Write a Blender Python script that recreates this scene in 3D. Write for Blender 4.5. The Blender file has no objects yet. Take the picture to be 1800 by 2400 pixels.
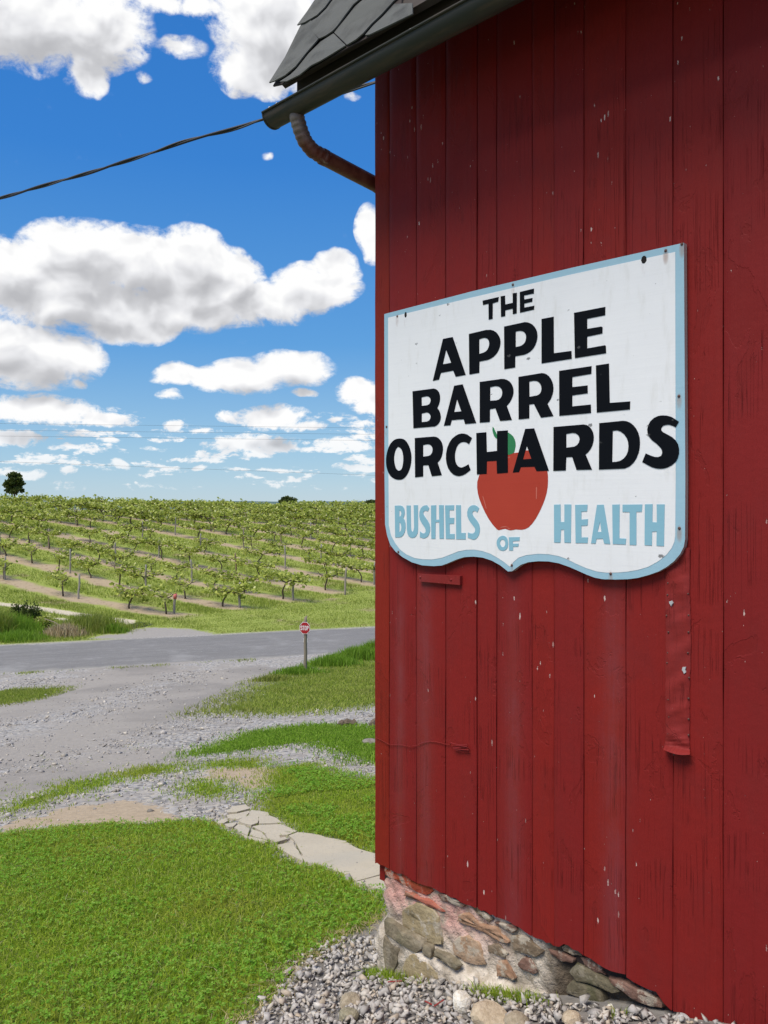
import bpy, bmesh, math, random
import numpy as np
from mathutils import Vector, Matrix
from mathutils.geometry import tessellate_polygon

random.seed(7)
rng = np.random.default_rng(7)
scene = bpy.context.scene
C = scene.collection

# ------------------------------------------------------------------ camera, sky, sun, exposure
F = 1941.0                       # focal length in pixels of the 1800 px wide photograph
PX0, PY0 = 900.0, 1175.0         # principal column, horizon row
CAMZ = 1.86
cam = bpy.data.cameras.new('camera')
cam.sensor_fit = 'HORIZONTAL'
cam.sensor_width = 36.0
cam.lens = 36.0 * F / 1800.0
cam.shift_y = -25.0 / 1800.0
cam.clip_start = 0.05
cam.clip_end = 20000.0
camo = bpy.data.objects.new('camera', cam)
camo.location = (0, 0, CAMZ)
camo.rotation_euler = (math.radians(90), 0, 0)
C.objects.link(camo)
scene.camera = camo

SUN_AZ = Vector((-0.66, -0.75))
SUN_EL = math.radians(59)
SUN_AZ.normalize()
sun_dir = Vector((SUN_AZ.x * math.cos(SUN_EL), SUN_AZ.y * math.cos(SUN_EL), math.sin(SUN_EL)))
sl = bpy.data.lights.new('sun', 'SUN')
sl.energy = 4.4
sl.angle = math.radians(32)
sl.color = (1.0, 0.93, 0.81)
so = bpy.data.objects.new('sun', sl)
so.rotation_euler = sun_dir.to_track_quat('Z', 'Y').to_euler()
so.location = (-20, -20, 40)
C.objects.link(so)

vs = scene.view_settings
vs.view_transform = 'Standard'
vs.look = 'None'
vs.exposure = 0.0
vs.gamma = 1.0
vs.use_curve_mapping = False
scene.cycles.use_denoising = True
scene.cycles.max_bounces = 6
scene.cycles.transparent_max_bounces = 8
scene.cycles.use_adaptive_sampling = True


class NT:
    """small helper for building node trees"""
    def __init__(self, tree):
        self.t = tree

    def n(self, kind, ins=None, **props):
        nd = self.t.nodes.new(kind)
        for k, v in props.items():
            setattr(nd, k, v)
        for k, v in (ins or {}).items():
            self.put(nd.inputs[k], v)
        return nd

    def put(self, sock, v):
        if isinstance(v, bpy.types.NodeSocket):
            self.t.links.new(v, sock)
        elif isinstance(v, bpy.types.Node):
            self.t.links.new(v.outputs[0], sock)
        elif hasattr(sock, 'default_value'):
            if isinstance(v, (tuple, list)) and len(v) == 3 and sock.type == 'RGBA':
                v = (*v, 1.0)
            sock.default_value = v

    def m(self, op, a, b=None, c=None, clamp=False):
        nd = self.t.nodes.new('ShaderNodeMath')
        nd.operation = op
        nd.use_clamp = clamp
        for i, v in enumerate((a, b, c)):
            if v is not None:
                self.put(nd.inputs[i], v)
        return nd.outputs[0]

    def vm(self, op, a, b=None, scale=None):
        nd = self.t.nodes.new('ShaderNodeVectorMath')
        nd.operation = op
        self.put(nd.inputs[0], a)
        if b is not None:
            self.put(nd.inputs[1], b)
        if scale is not None:
            self.put(nd.inputs['Scale'], scale)
        return nd.outputs['Value' if op in ('LENGTH', 'DOT_PRODUCT', 'DISTANCE') else 'Vector']

    def mix(self, f, a, b, mode='MIX', clamp=False):
        nd = self.t.nodes.new('ShaderNodeMix')
        nd.data_type = 'RGBA'
        nd.blend_type = mode
        nd.clamp_result = clamp
        self.put(nd.inputs[0], f)
        self.put(nd.inputs[6], a)
        self.put(nd.inputs[7], b)
        return nd.outputs[2]

    def noise(self, vec, scale, detail=4.0, rough=0.55, dist=0.0, dims='3D'):
        nd = self.t.nodes.new('ShaderNodeTexNoise')
        nd.noise_dimensions = dims
        if vec is not None:
            self.put(nd.inputs['Vector'], vec)
        self.put(nd.inputs['Scale'], scale)
        nd.inputs['Detail'].default_value = detail
        nd.inputs['Roughness'].default_value = rough
        nd.inputs['Distortion'].default_value = dist
        return nd.outputs['Fac']

    def ss(self, x, lo, hi, a=0.0, b=1.0):
        nd = self.t.nodes.new('ShaderNodeMapRange')
        nd.interpolation_type = 'SMOOTHSTEP'
        self.put(nd.inputs[0], x)
        self.put(nd.inputs[1], lo)
        self.put(nd.inputs[2], hi)
        self.put(nd.inputs[3], a)
        self.put(nd.inputs[4], b)
        return nd.outputs[0]

    def scale(self, vec, s):
        return self.vm('MULTIPLY', vec, s)

    def ramp(self, f, stops):
        nd = self.t.nodes.new('ShaderNodeValToRGB')
        el = nd.color_ramp.elements
        while len(el) < len(stops):
            el.new(0.5)
        for e, (p, c) in zip(el, stops):
            e.position = p
            e.color = (*c, 1.0)
        self.put(nd.inputs[0], f)
        return nd.outputs[0]


def material(name):
    m = bpy.data.materials.new(name)
    m.use_nodes = True
    t = m.node_tree
    t.nodes.clear()
    b = NT(t)
    out = b.n('ShaderNodeOutputMaterial')
    p = b.n('ShaderNodeBsdfPrincipled')
    t.links.new(p.outputs[0], out.inputs[0])
    return m, b, p, out


def bump(b, p, h, strength=0.5, dist=0.01):
    nd = b.n('ShaderNodeBump', {'Strength': strength, 'Distance': dist, 'Height': h})
    b.put(p.inputs['Normal'], nd.outputs[0])


def px_dir(x, y):
    return (x - PX0) / F, (PY0 - y) / F       # X/Y and Z/Y slopes of the ray through a photo pixel


# ---- world: Nishita sky with procedural cumulus
world = bpy.data.worlds.new('World')
scene.world = world
world.use_nodes = True
wt = world.node_tree
wt.nodes.clear()
w = NT(wt)
wout = w.n('ShaderNodeOutputWorld')
sky = w.n('ShaderNodeTexSky', sky_type='NISHITA', sun_disc=False)
sky.sun_elevation = SUN_EL
sky.sun_rotation = math.atan2(SUN_AZ.x, SUN_AZ.y)
sky.altitude = 100
sky.air_density = 1.0
sky.dust_density = 0.0
sky.ozone_density = 2.0

# clouds: centre and radii in photo pixels (1659 px wide view), strength
CL = [
    # upper left
    (60, 40, 210, 105, 1.0), (200, 70, 130, 95, 1.0), (190, 170, 60, 55, .75), (312, 182, 40, 34, .26),
    (390, 105, 90, 50, .36), (350, 8, 110, 30, .55),
    # upper middle
    (600, 60, 150, 105, 1.05), (510, 150, 75, 55, .8), (575, 175, 60, 40, .7), (440, 20, 70, 32, .7), (690, 130, 90, 80, .9),
    (578, 333, 44, 38, .13), (760, 212, 50, 30, .20), (700, 190, 70, 50, .35),
    # the long bank in the middle
    (30, 585, 130, 75, 1.0), (170, 560, 125, 82, 1.1), (300, 570, 120, 70, 1.1), (420, 555, 90, 66, 1.1), (500, 590, 80, 66, .98), (430, 620, 90, 50, 1.0),
    (180, 650, 250, 58, 1.05), (400, 660, 220, 48, 1.05), (560, 650, 150, 48, 1.05), (680, 620, 100, 56, 1.05), (722, 580, 55, 52, .95), (270, 705, 130, 38, .9),
    # below left
    (60, 770, 130, 68, 1.05), (150, 770, 75, 52, 1.0), (0, 735, 120, 50, .9), (155, 828, 28, 16, .6),
    # right middle
    (625, 795, 95, 44, 1.05), (540, 815, 95, 42, 1.0), (470, 825, 60, 34, .9), (395, 812, 66, 28, .9), (372, 856, 40, 17, .55), (648, 855, 45, 15, .6),
    (775, 845, 60, 36, .95), (800, 880, 48, 32, .9), (800, 505, 34, 56, .95),
    # lower rows
    (90, 885, 135, 31, 1.0), (220, 900, 100, 20, .85), (20, 945, 95, 20, .85), (160, 965, 66, 17, .55), (245, 950, 38, 14, .6), (366, 920, 26, 15, .75),
    (585, 905, 85, 27, .95), (500, 905, 55, 20, .55), (665, 925, 60, 16, .7), (727, 911, 28, 12, .65), (545, 958, 120, 23, 1.0), (560, 982, 60, 12, .6), (745, 964, 70, 15, .95), (480, 955, 40, 18, .6), (330, 960, 60, 10, .35),
    (65, 1016, 42, 13, .8), (145, 1018, 25, 12, .75), (258, 1003, 24, 14, .75), (438, 1002, 24, 9, .75), (780, 1010, 60, 11, .8), (610, 1014, 80, 9, .5),
]


def cloud_group(name, blobs):
    grp = bpy.data.node_groups.new(name, 'ShaderNodeTree')
    grp.interface.new_socket('Vector', in_out='INPUT', socket_type='NodeSocketVector')
    grp.interface.new_socket('Value', in_out='OUTPUT', socket_type='NodeSocketFloat')
    g = NT(grp)
    gi = g.n('NodeGroupInput')
    go = g.n('NodeGroupOutput')
    acc = None
    for (cx, cy, rx, ry, st) in blobs:
        k, v = px_dir(cx * 1800 / 1659, cy * 1800 / 1659)
        az = math.atan(k)
        el = math.atan(v * math.cos(az))
        sx = 1.0 / (rx * 1800 / 1659 / F * math.cos(az))
        sy = 1.0 / (ry * 1800 / 1659 / F * math.cos(el))
        d = g.vm('MULTIPLY_ADD', gi.outputs[0], (sx, sy, 0))
        d.node.inputs[2].default_value = (-az * sx, -el * sy, 0)
        e = g.m('MULTIPLY_ADD', g.vm('LENGTH', d), -(0.55 + 0.45 * st), st)
        acc = e if acc is None else g.m('SMOOTH_MAX', acc, e, 0.12)
    grp.links.new(acc, go.inputs[0])
    return grp


grp = cloud_group('cloud_field', CL)
grp_big = cloud_group('cloud_masses', [c for c in CL if c[2] >= 75 and c[3] >= 26])

tc = w.n('ShaderNodeTexCoord')
D = tc.outputs['Generated']
sep = w.n('ShaderNodeSeparateXYZ', {0: D})
AZ = w.m('ARCTAN2', sep.outputs[0], sep.outputs[1])
EL = w.m('ARCSINE', sep.outputs[2])
AE = w.n('ShaderNodeCombineXYZ', {0: AZ, 1: EL}).outputs[0]
# puff noise gets finer toward the horizon, where the clouds are farther off
fine = w.ss(EL, 0.03, 0.22, 1.0, 0.0)


def puff(vec_ae):
    # billowy detail: several octaves of cell noise, flattened in elevation near the horizon
    low = w.n('ShaderNodeTexVoronoi', {'Vector': vec_ae, 'Scale': 20.0, 'Detail': 3.0, 'Roughness': 0.62, 'Lacunarity': 2.2},
              feature='F1', normalize=True, voronoi_dimensions='2D')
    a = w.m('MULTIPLY_ADD', low.outputs['Distance'], -1.0, 0.45)
    n1 = w.noise(w.scale(vec_ae, (1.0, 1.5, 1.0)), 26.0, 8.0, 0.68, 0.0, '2D')
    n2 = w.noise(w.scale(vec_ae, (1.0, 1.7, 1.0)), 75.0, 6.0, 0.66, 0.0, '2D')
    hi = w.m('MULTIPLY_ADD', w.m('SUBTRACT', n1, 0.5), 1.15, w.m('MULTIPLY', a, 0.75))
    lo = w.m('MULTIPLY', w.m('SUBTRACT', n2, 0.5), 1.6)
    return w.n('ShaderNodeMix', {0: fine, 2: hi, 3: lo}).outputs[0]


def field(vec_ae, gr):
    gn = w.n('ShaderNodeGroup')
    gn.node_tree = gr
    w.put(gn.inputs[0], vec_ae)
    return gn.outputs[0]


wv = w.n('ShaderNodeTexNoise', {'Vector': AE, 'Scale': 11.0, 'Detail': 3.0})
wob = w.vm('SCALE', w.vm('SUBTRACT', wv.outputs['Color'], (0.5, 0.5, 0.5)), scale=0.05)
P0 = w.vm('ADD', AE, w.vm('MULTIPLY', wob, (1, 0.7, 0)))
f0 = field(P0, grp)
p0 = puff(P0)
# the same field a little way up toward the sun, for the shading of the cloud masses
P1 = w.vm('ADD', P0, (-0.010, 0.028, 0.0))
f1 = field(P1, grp_big)
r0 = w.noise(w.scale(P0, (1.0, 1.25, 1.0)), 24.0, 2.6, 0.5, 0.0, '2D')
r1 = w.noise(w.scale(w.vm('ADD', P0, (-0.004, 0.012, 0.0)), (1.0, 1.25, 1.0)), 24.0, 2.6, 0.5, 0.0, '2D')

# ordinary fair-weather cloud everywhere outside the piece of sky in view
cp = w.n('ShaderNodeCombineXYZ', {0: w.m('DIVIDE', sep.outputs[0], w.m('ADD', w.m('MAXIMUM', sep.outputs[2], 0.0), 0.12)),
                                  1: w.m('DIVIDE', sep.outputs[1], w.m('ADD', w.m('MAXIMUM', sep.outputs[2], 0.0), 0.12))})
gn0 = w.noise(cp, 1.1, 6.0, 0.58, 0.0, '2D')
gen = w.m('MULTIPLY', w.m('SUBTRACT', gn0, 0.53), 5.0)
outside = w.m('MAXIMUM', w.ss(w.m('ABSOLUTE', w.m('ADD', AZ, 0.12)), 0.36, 0.55), w.ss(EL, 0.60, 0.80))
# rows of small far clouds low over the horizon
rowsn = w.noise(w.scale(AE, (1.0, 4.2, 1.0)), 13.0, 5.0, 0.6, 0.0, '2D')
lowb = w.m('MULTIPLY', w.ss(EL, 0.008, 0.03), w.ss(EL, 0.12, 0.07))
fl = w.m('SUBTRACT', w.m('MULTIPLY', w.m('MULTIPLY', w.m('SUBTRACT', rowsn, 0.52), 3.0), lowb), 0.06)
f0 = w.m('MAXIMUM', f0, fl)
dens_in = w.m('ADD', w.m('MINIMUM', w.m('MULTIPLY', w.m('MINIMUM', f0, 0.55), 1.15), w.m('MULTIPLY', f0, 2.1)), w.m('MULTIPLY', w.m('MULTIPLY', p0, w.ss(f0, -0.13, 0.07)), 1.0))
dens = w.n('ShaderNodeMix', {0: outside, 2: dens_in, 3: gen}).outputs[0]
alpha = w.ss(dens, -0.04, 0.46)
thin = w.ss(EL, -0.02, 0.10, 0.62, 1.0)
alpha = w.m('MULTIPLY', alpha, thin)
# light: bright where there is little cloud toward the sun, grey where it lies deep
deep = w.m('MULTIPLY', w.m('SUBTRACT', f1, 0.03), 0.92)
relief = w.m('MULTIPLY', w.m('SUBTRACT', r0, r1), 1.15)
lit = w.m('ADD', w.m('SUBTRACT', 1.0, w.m('MAXIMUM', deep, 0.0)), relief)
lit = w.m('MULTIPLY_ADD', w.m('SUBTRACT', w.noise(w.scale(AE, (1, 2.2, 1)), 11.0, 2.5, 0.5, 0.0, '2D'), 0.5), 0.30, lit)
ccol = w.ramp(lit, [(0.0, (0.50, 0.505, 0.53)), (0.30, (0.60, 0.605, 0.63)), (0.66, (0.83, 0.835, 0.86)), (0.95, (1.0, 1.0, 1.0))])
# sky colour: Nishita, scaled, and with the saturation of the photograph
skc = w.n('ShaderNodeHueSaturation', {'Hue': 0.497, 'Saturation': 1.42, 'Value': 1.0, 'Fac': 1.0, 'Color': sky.outputs[0]}).outputs[0]
skc = w.vm('SCALE', skc, scale=0.14)
air = w.ramp(w.m('DIVIDE', EL, 0.62), [(0.0, (0.40, 0.585, 0.75)), (0.10, (0.30, 0.52, 0.745)), (0.30, (0.115, 0.345, 0.72)), (0.62, (0.046, 0.225, 0.66)), (1.0, (0.034, 0.18, 0.58))])
skc = w.mix(0.86, skc, air)
mixc = w.mix(alpha, skc, ccol)
bg = w.n('ShaderNodeBackground', {'Color': mixc, 'Strength': 1.0})
wt.links.new(bg.outputs[0], wout.inputs[0])
world.cycles.sampling_method = 'MANUAL'
world.cycles.sample_map_resolution = 512

# ------------------------------------------------------------------ mesh helpers

def mesh_from(name, V, Fc, mat=None, smooth=False):
    me = bpy.data.meshes.new(name)
    V = np.asarray(V, dtype=np.float32)
    if isinstance(Fc, np.ndarray):
        nf, k = Fc.shape
        me.vertices.add(len(V))
        me.vertices.foreach_set('co', V.ravel())
        me.loops.add(nf * k)
        me.loops.foreach_set('vertex_index', Fc.astype(np.int32).ravel())
        me.polygons.add(nf)
        me.polygons.foreach_set('loop_start', np.arange(0, nf * k, k, dtype=np.int32))
        me.update(calc_edges=True)
    else:
        me.from_pydata([tuple(map(float, v)) for v in V], [], Fc)
        me.update()
    if mat:
        me.materials.append(mat)
    if smooth:
        me.polygons.foreach_set('use_smooth', np.ones(len(me.polygons), dtype=bool))
    return me


def obj(name, me, parent=None, loc=None, rot=None, scl=None, **props):
    o = bpy.data.objects.new(name, me)
    C.objects.link(o)
    if parent is not None:
        o.parent = parent
    if loc is not None:
        o.location = loc
    if rot is not None:
        o.rotation_euler = rot
    if scl is not None:
        o.scale = scl
    for k, v in props.items():
        if v is not None:
            o[k] = v
    return o


def thing(name, label, category, loc=(0, 0, 0), rotz=0.0, group=None):
    return obj(name, None, None, loc, (0, 0, rotz), label=label, category=category, group=group)


def tube(path, radii, sides=8, cap=True, twist=0.0):
    """tapered tube along a polyline -> verts, faces"""
    path = [Vector(p) for p in path]
    n = len(path)
    if not hasattr(radii, '__len__'):
        radii = [radii] * n
    V, Fc = [], []
    up = None
    for i, p in enumerate(path):
        t = (path[min(i + 1, n - 1)] - path[max(i - 1, 0)]).normalized()
        if up is None:
            up = Vector((0, 0, 1)) if abs(t.z) < 0.9 else Vector((1, 0, 0))
        a = t.cross(up)
        if a.length < 1e-6:
            a = t.orthogonal()
        a.normalize()
        b = a.cross(t).normalized()
        up = b
        for j in range(sides):
            an = 2 * math.pi * j / sides + twist * i
            V.append(p + (a * math.cos(an) + b * math.sin(an)) * radii[i])
    for i in range(n - 1):
        for j in range(sides):
            j2 = (j + 1) % sides
            Fc.append((i * sides + j, i * sides + j2, (i + 1) * sides + j2, (i + 1) * sides + j))
    if cap:
        Fc.append(tuple(range(sides))[::-1])
        Fc.append(tuple((n - 1) * sides + j for j in range(sides)))
    return [tuple(v) for v in V], Fc


def merge(parts):
    V, Fc = [], []
    for v, f in parts:
        o = len(V)
        V += list(v)
        Fc += [tuple(i + o for i in q) for q in f]
    return V, Fc


def box(x0, x1, y0, y1, z0, z1):
    V = [(x0, y0, z0), (x1, y0, z0), (x1, y1, z0), (x0, y1, z0), (x0, y0, z1), (x1, y0, z1), (x1, y1, z1), (x0, y1, z1)]
    Fc = [(0, 3, 2, 1), (4, 5, 6, 7), (0, 1, 5, 4), (1, 2, 6, 5), (2, 3, 7, 6), (3, 0, 4, 7)]
    return V, Fc


def plate(outer, holes, y_front, y_back):
    """flat shape in the x-z plane with thickness along y (front at y_front)"""
    loops = [outer] + list(holes)
    pts = [p for lp in loops for p in lp]
    tris = tessellate_polygon([[Vector((p[0], p[1], 0)) for p in lp] for lp in loops])
    n = len(pts)
    V = [(p[0], y_front, p[1]) for p in pts] + [(p[0], y_back, p[1]) for p in pts]
    Fc = []
    for t in tris:
        a, b_, c = (Vector(pts[i]) for i in t)
        if (b_ - a).cross(c - a) < 0:
            t = (t[0], t[2], t[1])
        Fc.append(tuple(t))
    base = 0
    for li, lp in enumerate(loops):
        m_ = len(lp)
        area = sum(lp[i][0] * lp[(i + 1) % m_][1] - lp[(i + 1) % m_][0] * lp[i][1] for i in range(m_))
        ccw = area > 0
        if li > 0:
            ccw = not ccw
        for i in range(m_):
            a, b_ = base + i, base + (i + 1) % m_
            Fc.append((a, a + n, b_ + n, b_) if ccw else (a, b_, b_ + n, a + n))
        base += m_
    return V, Fc


def T(ox, oy, sc, pts):
    """coordinates read in an enlarged crop of the photograph -> photo pixels"""
    return [(ox + x / sc, oy + y / sc) for x, y in pts]


def smooth_closed(pts, n=3):
    out = []
    m_ = len(pts)
    for i in range(m_):
        p0_, p1_, p2_, p3_ = (np.array(pts[(i + k) % m_], float) for k in (-1, 0, 1, 2))
        for j in range(n):
            t = j / n
            out.append(tuple(0.5 * ((2 * p1_) + (-p0_ + p2_) * t + (2 * p0_ - 5 * p1_ + 4 * p2_ - p3_) * t * t + (-p0_ + 3 * p1_ - 3 * p2_ + p3_) * t ** 3)))
    return out

# ------------------------------------------------------------------ lie of the land
YC, XC = 3.3, -0.0356            # barn corner (world y, x)
R2 = math.sqrt(0.5)
ROAD_D = np.array([0.951, 0.309])
ROAD_N = np.array([-0.309, 0.951])
ROAD_Q0, ROAD_Q1 = 24.7, 30.3


def sstep(x, a, b):
    t = np.clip((np.asarray(x, float) - a) / (b - a), 0, 1)
    return t * t * (3 - 2 * t)


def wobble(x, y):
    return (np.sin(x * 1.7 + 1.3 * np.sin(y * 0.9)) * np.cos(y * 1.5 + 0.6 * np.sin(x * 1.1)) * 0.5
            + np.sin(x * 4.1 + y * 2.7) * 0.22 + np.sin(x * 2.3 - y * 5.2 + 1.0) * 0.2)


def ground_z(x, y):
    x = np.asarray(x, float)
    y = np.asarray(y, float)
    q = ROAD_N[0] * x + ROAD_N[1] * y
    line = 1.378 + 0.153 * q
    k = 0.35
    h = -k * np.logaddexp(-line / k, -4.82 / k)
    h = np.where(q < -20, 1.378 - 0.153 * 20 + 0 * q, h)
    # bank of ground against the long wall
    s = (x - XC) * R2 - (y - YC) * R2
    d = -((x - XC) + (y - YC)) * R2
    bank = 0.159 * np.clip(s, 0, 2.0) * np.exp(-(np.clip(d, 0, 9) / 0.7) ** 2)
    h = h - bank
    # the far field climbs to a brow, higher on the left
    t = np.clip(q, 0, 150)
    rise = 0.105 * 3.0 * np.logaddexp(0, (t - 41.5) / 3.0)
    rise = -0.35 * np.logaddexp(-rise / 0.35, -3.2 / 0.35)
    tilt = 0.018 * np.clip(-x, -40, 90) * sstep(q, 40, 78)
    back = sstep(q, 80, 420)
    h = h - (rise + tilt) * (1 - back) + 42 * back
    near = 1 - sstep(q, 18, 24)
    h = h + 0.02 * wobble(x * 0.8, y * 0.8) * near * sstep(d, 0.0, 0.6)
    fieldw = sstep(q, 31, 36) * (1 - back)
    h = h + 0.06 * wobble(x * 0.23, y * 0.27) * fieldw
    return CAMZ - h


def hit(x, y):
    """where the ray through a photo pixel meets the ground (world x, y)"""
    k, v = px_dir(np.asarray(x, float), np.asarray(y, float))
    lo = np.full(np.shape(k), 0.8)
    hi = np.full(np.shape(k), 79.0)
    ts = np.geomspace(0.8, 79, 500)
    found = np.zeros(np.shape(k), bool)
    for a, b_ in zip(ts[:-1], ts[1:]):
        f = (CAMZ + v * b_) - ground_z(k * b_, np.full(np.shape(k), b_))
        new = (f <= 0) & ~found
        lo = np.where(new, a, lo)
        hi = np.where(new, b_, hi)
        found |= new
    for _ in range(30):
        mid = 0.5 * (lo + hi)
        f = (CAMZ + v * mid) - ground_z(k * mid, mid)
        lo = np.where(f > 0, mid, lo)
        hi = np.where(f > 0, hi, mid)
    return k * hi, hi


def ground_poly(pts):
    p = np.array(pts)
    X, Y = hit(p[:, 0], p[:, 1])
    return np.stack([X, Y], 1)


def inside(px, py, poly):
    r = np.zeros(px.shape, bool)
    n = len(poly)
    j = n - 1
    for i in range(n):
        xi, yi = poly[i]
        xj, yj = poly[j]
        if yi != yj:
            c = ((yi > py) != (yj > py)) & (px < (xj - xi) * (py - yi) / (yj - yi) + xi)
            r ^= c
        j = i
    return r


def edge_dist(px, py, poly):
    """signed distance, positive inside"""
    d2 = np.full(px.shape, 1e9)
    n = len(poly)
    for i in range(n):
        a = poly[i]
        b_ = poly[(i + 1) % n]
        ab = b_ - a
        L = max(ab @ ab, 1e-9)
        t = np.clip(((px - a[0]) * ab[0] + (py - a[1]) * ab[1]) / L, 0, 1)
        d2 = np.minimum(d2, (px - a[0] - t * ab[0]) ** 2 + (py - a[1] - t * ab[1]) ** 2)
    return np.where(inside(px, py, poly), 1, -1) * np.sqrt(d2)


G6 = (0, 1550, 1.8433)
G7 = (560, 2000, 2.2419)
GS = (480, 1640, 3.95)
GD = (0, 1600, 2.765)
GV = (0, 1380, 4.1475)
near_lawn = np.vstack([
    [[-9.0, 6.2], [-5.0, 5.55]],
    ground_poly(T(*G6, [(0, 745), (100, 735), (250, 720), (330, 712), (500, 700), (640, 700), (800, 690), (900, 690), (960, 725), (1050, 770), (1150, 800), (1250, 860), (1330, 880), (1420, 900), (1500, 950), (1580, 990)])),
    ground_poly(T(*G7, [(720, 215), (755, 250), (760, 345), (640, 410), (560, 440), (450, 520), (350, 570), (280, 640), (190, 740), (110, 830), (50, 890)])),
    [[-0.95, 2.2], [-1.0, -3.0], [-9.0, -3.0]]])
mid_lawn = np.vstack([
    ground_poly(T(*GS, [(600, 1055), (560, 960), (620, 850), (640, 740), (700, 640), (800, 610), (950, 600), (1100, 650), (1200, 690), (1330, 710), (1480, 740), (1560, 745)])),
    [[1.5, 8.2], [3.5, 7.2], [1.0, 4.45]],
    ground_poly(T(*GS, [(1560, 1440), (1420, 1400), (1300, 1330), (1020, 1260), (870, 1230), (740, 1150)]))])
strip_lawn = np.vstack([
    ground_poly(T(*GS, [(-100, 505), (0, 460), (200, 400), (500, 300), (700, 270), (1000, 245), (1300, 250), (1560, 270)])),
    [[2.2, 12.0], [3.0, 9.6]],
    ground_poly(T(*GS, [(1560, 570), (1400, 520), (1250, 460), (1050, 390), (850, 400), (600, 430), (300, 470), (0, 500)]))])
far_lawn = np.vstack([
    ground_poly(T(*G6, [(820, 232), (900, 190), (1080, 90), (1160, 68), (1320, 30), (1620, -20)])),
    [[5.0, 27.0], [9.0, 20.0], [5.0, 15.2]],
    ground_poly(T(*G6, [(1620, 200), (1400, 225), (1180, 240), (1000, 235)]))])
left_lawn = np.vstack([[[-14.0, 20.5]], ground_poly(T(*GD, [(0, 50), (200, 45), (380, 40), (330, 75), (200, 110), (0, 140)])), [[-13.0, 15.5]]])
weeds_a = ground_poly(T(*GD, [(60, 840), (130, 780), (300, 720), (470, 670), (480, 690), (440, 715), (300, 755), (160, 810)]))
weeds_b = ground_poly(T(*GD, [(480, 675), (560, 650), (720, 620), (700, 645), (560, 680)]))
weeds_c = ground_poly(T(*GD, [(790, 590), (950, 555), (1120, 540), (1110, 575), (900, 605)]))
weeds_d = ground_poly(T(*GD, [(1310, 540), (1450, 510), (1659, 500), (1659, 545), (1450, 550)]))
weeds_e = ground_poly(T(*GD, [(1200, 680), (1290, 640), (1400, 650), (1500, 700), (1400, 740), (1280, 730)]))
WEEDS = [weeds_a, weeds_b, weeds_c, weeds_d, weeds_e]
RUTS = [ground_poly(T(*GD, [(-60, 500), (300, 420), (600, 320), (850, 240), (1150, 120), (1420, 10), (1600, -60)])),
        ground_poly(T(*GD, [(-60, 215), (250, 140), (500, 60), (720, -10), (900, -80)])),
        ground_poly(T(*GD, [(-40, 700), (250, 620), (520, 560), (760, 500)]))]


def rut(x, y):
    d2 = np.full(np.shape(x), 1e9)
    for pl in RUTS:
        for a, b_ in zip(pl[:-1], pl[1:]):
            ab = b_ - a
            t = np.clip(((x - a[0]) * ab[0] + (y - a[1]) * ab[1]) / (ab @ ab), 0, 1)
            d2 = np.minimum(d2, (x - a[0] - t * ab[0]) ** 2 + (y - a[1] - t * ab[1]) ** 2)
    wd = 0.28 + 0.035 * np.asarray(y)
    return np.exp(-d2 / (wd * wd)) * sstep(y, 4.5, 6.5)


dirt_a = np.vstack([[[-5.6, 5.9]], ground_poly(T(*GD, [(0, 960), (60, 890), (250, 850), (500, 800), (800, 770), (1050, 790), (1200, 860), (1180, 915), (700, 930), (500, 920), (250, 940), (0, 990)]))])
dirt_b = ground_poly(T(*GS, [(-60, 630), (200, 640), (500, 635), (650, 650), (640, 760), (560, 840), (400, 830), (200, 770), (0, 730)]))
dry_strip = ground_poly(T(*GS, [(90, 400), (300, 330), (600, 270), (800, 255), (1000, 245), (700, 285), (400, 340), (150, 410)]))
track_a = ground_poly(T(*GV, [(-150, 130), (0, 130), (300, 165), (600, 205), (900, 250), (1150, 285), (1320, 305), (1300, 345), (1150, 350), (1000, 320), (700, 265), (400, 215), (0, 165), (-150, 165)]))
track_b = ground_poly(T(*GV, [(500, 285), (620, 285), (800, 320), (1000, 345), (1180, 365), (1150, 385), (900, 370), (700, 335)]))
apron = ground_poly(T(*GV, [(830, 490), (960, 450), (1190, 430), (1250, 390), (1480, 370), (1800, 380), (2100, 420), (2100, 520), (1659, 500)]))
pad = ground_poly(T(*G7, [(750, 340), (640, 410), (560, 440), (450, 520), (350, 570), (280, 640), (190, 740), (110, 830), (50, 890)]))
pad = np.vstack([pad, [[-0.95, 2.2], [-1.0, 0.6], [2.6, 0.6], [2.0, 1.4], [0.85, 2.47], [0.0, 3.32]]])

MROW = np.array([0.62, 0.784])
DROW = np.array([-0.784, 0.62])
ROW_GAP = 3.3
posts_px = [(407, 1438), (561, 1424), (686, 1407), (808, 1394)]
end_pts = ground_poly(posts_px)
ROW0 = float(np.mean([(e @ MROW) - i * ROW_GAP for i, e in enumerate(end_pts)]))
END0 = float(np.mean([(e @ DROW) for e in end_pts]))


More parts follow.
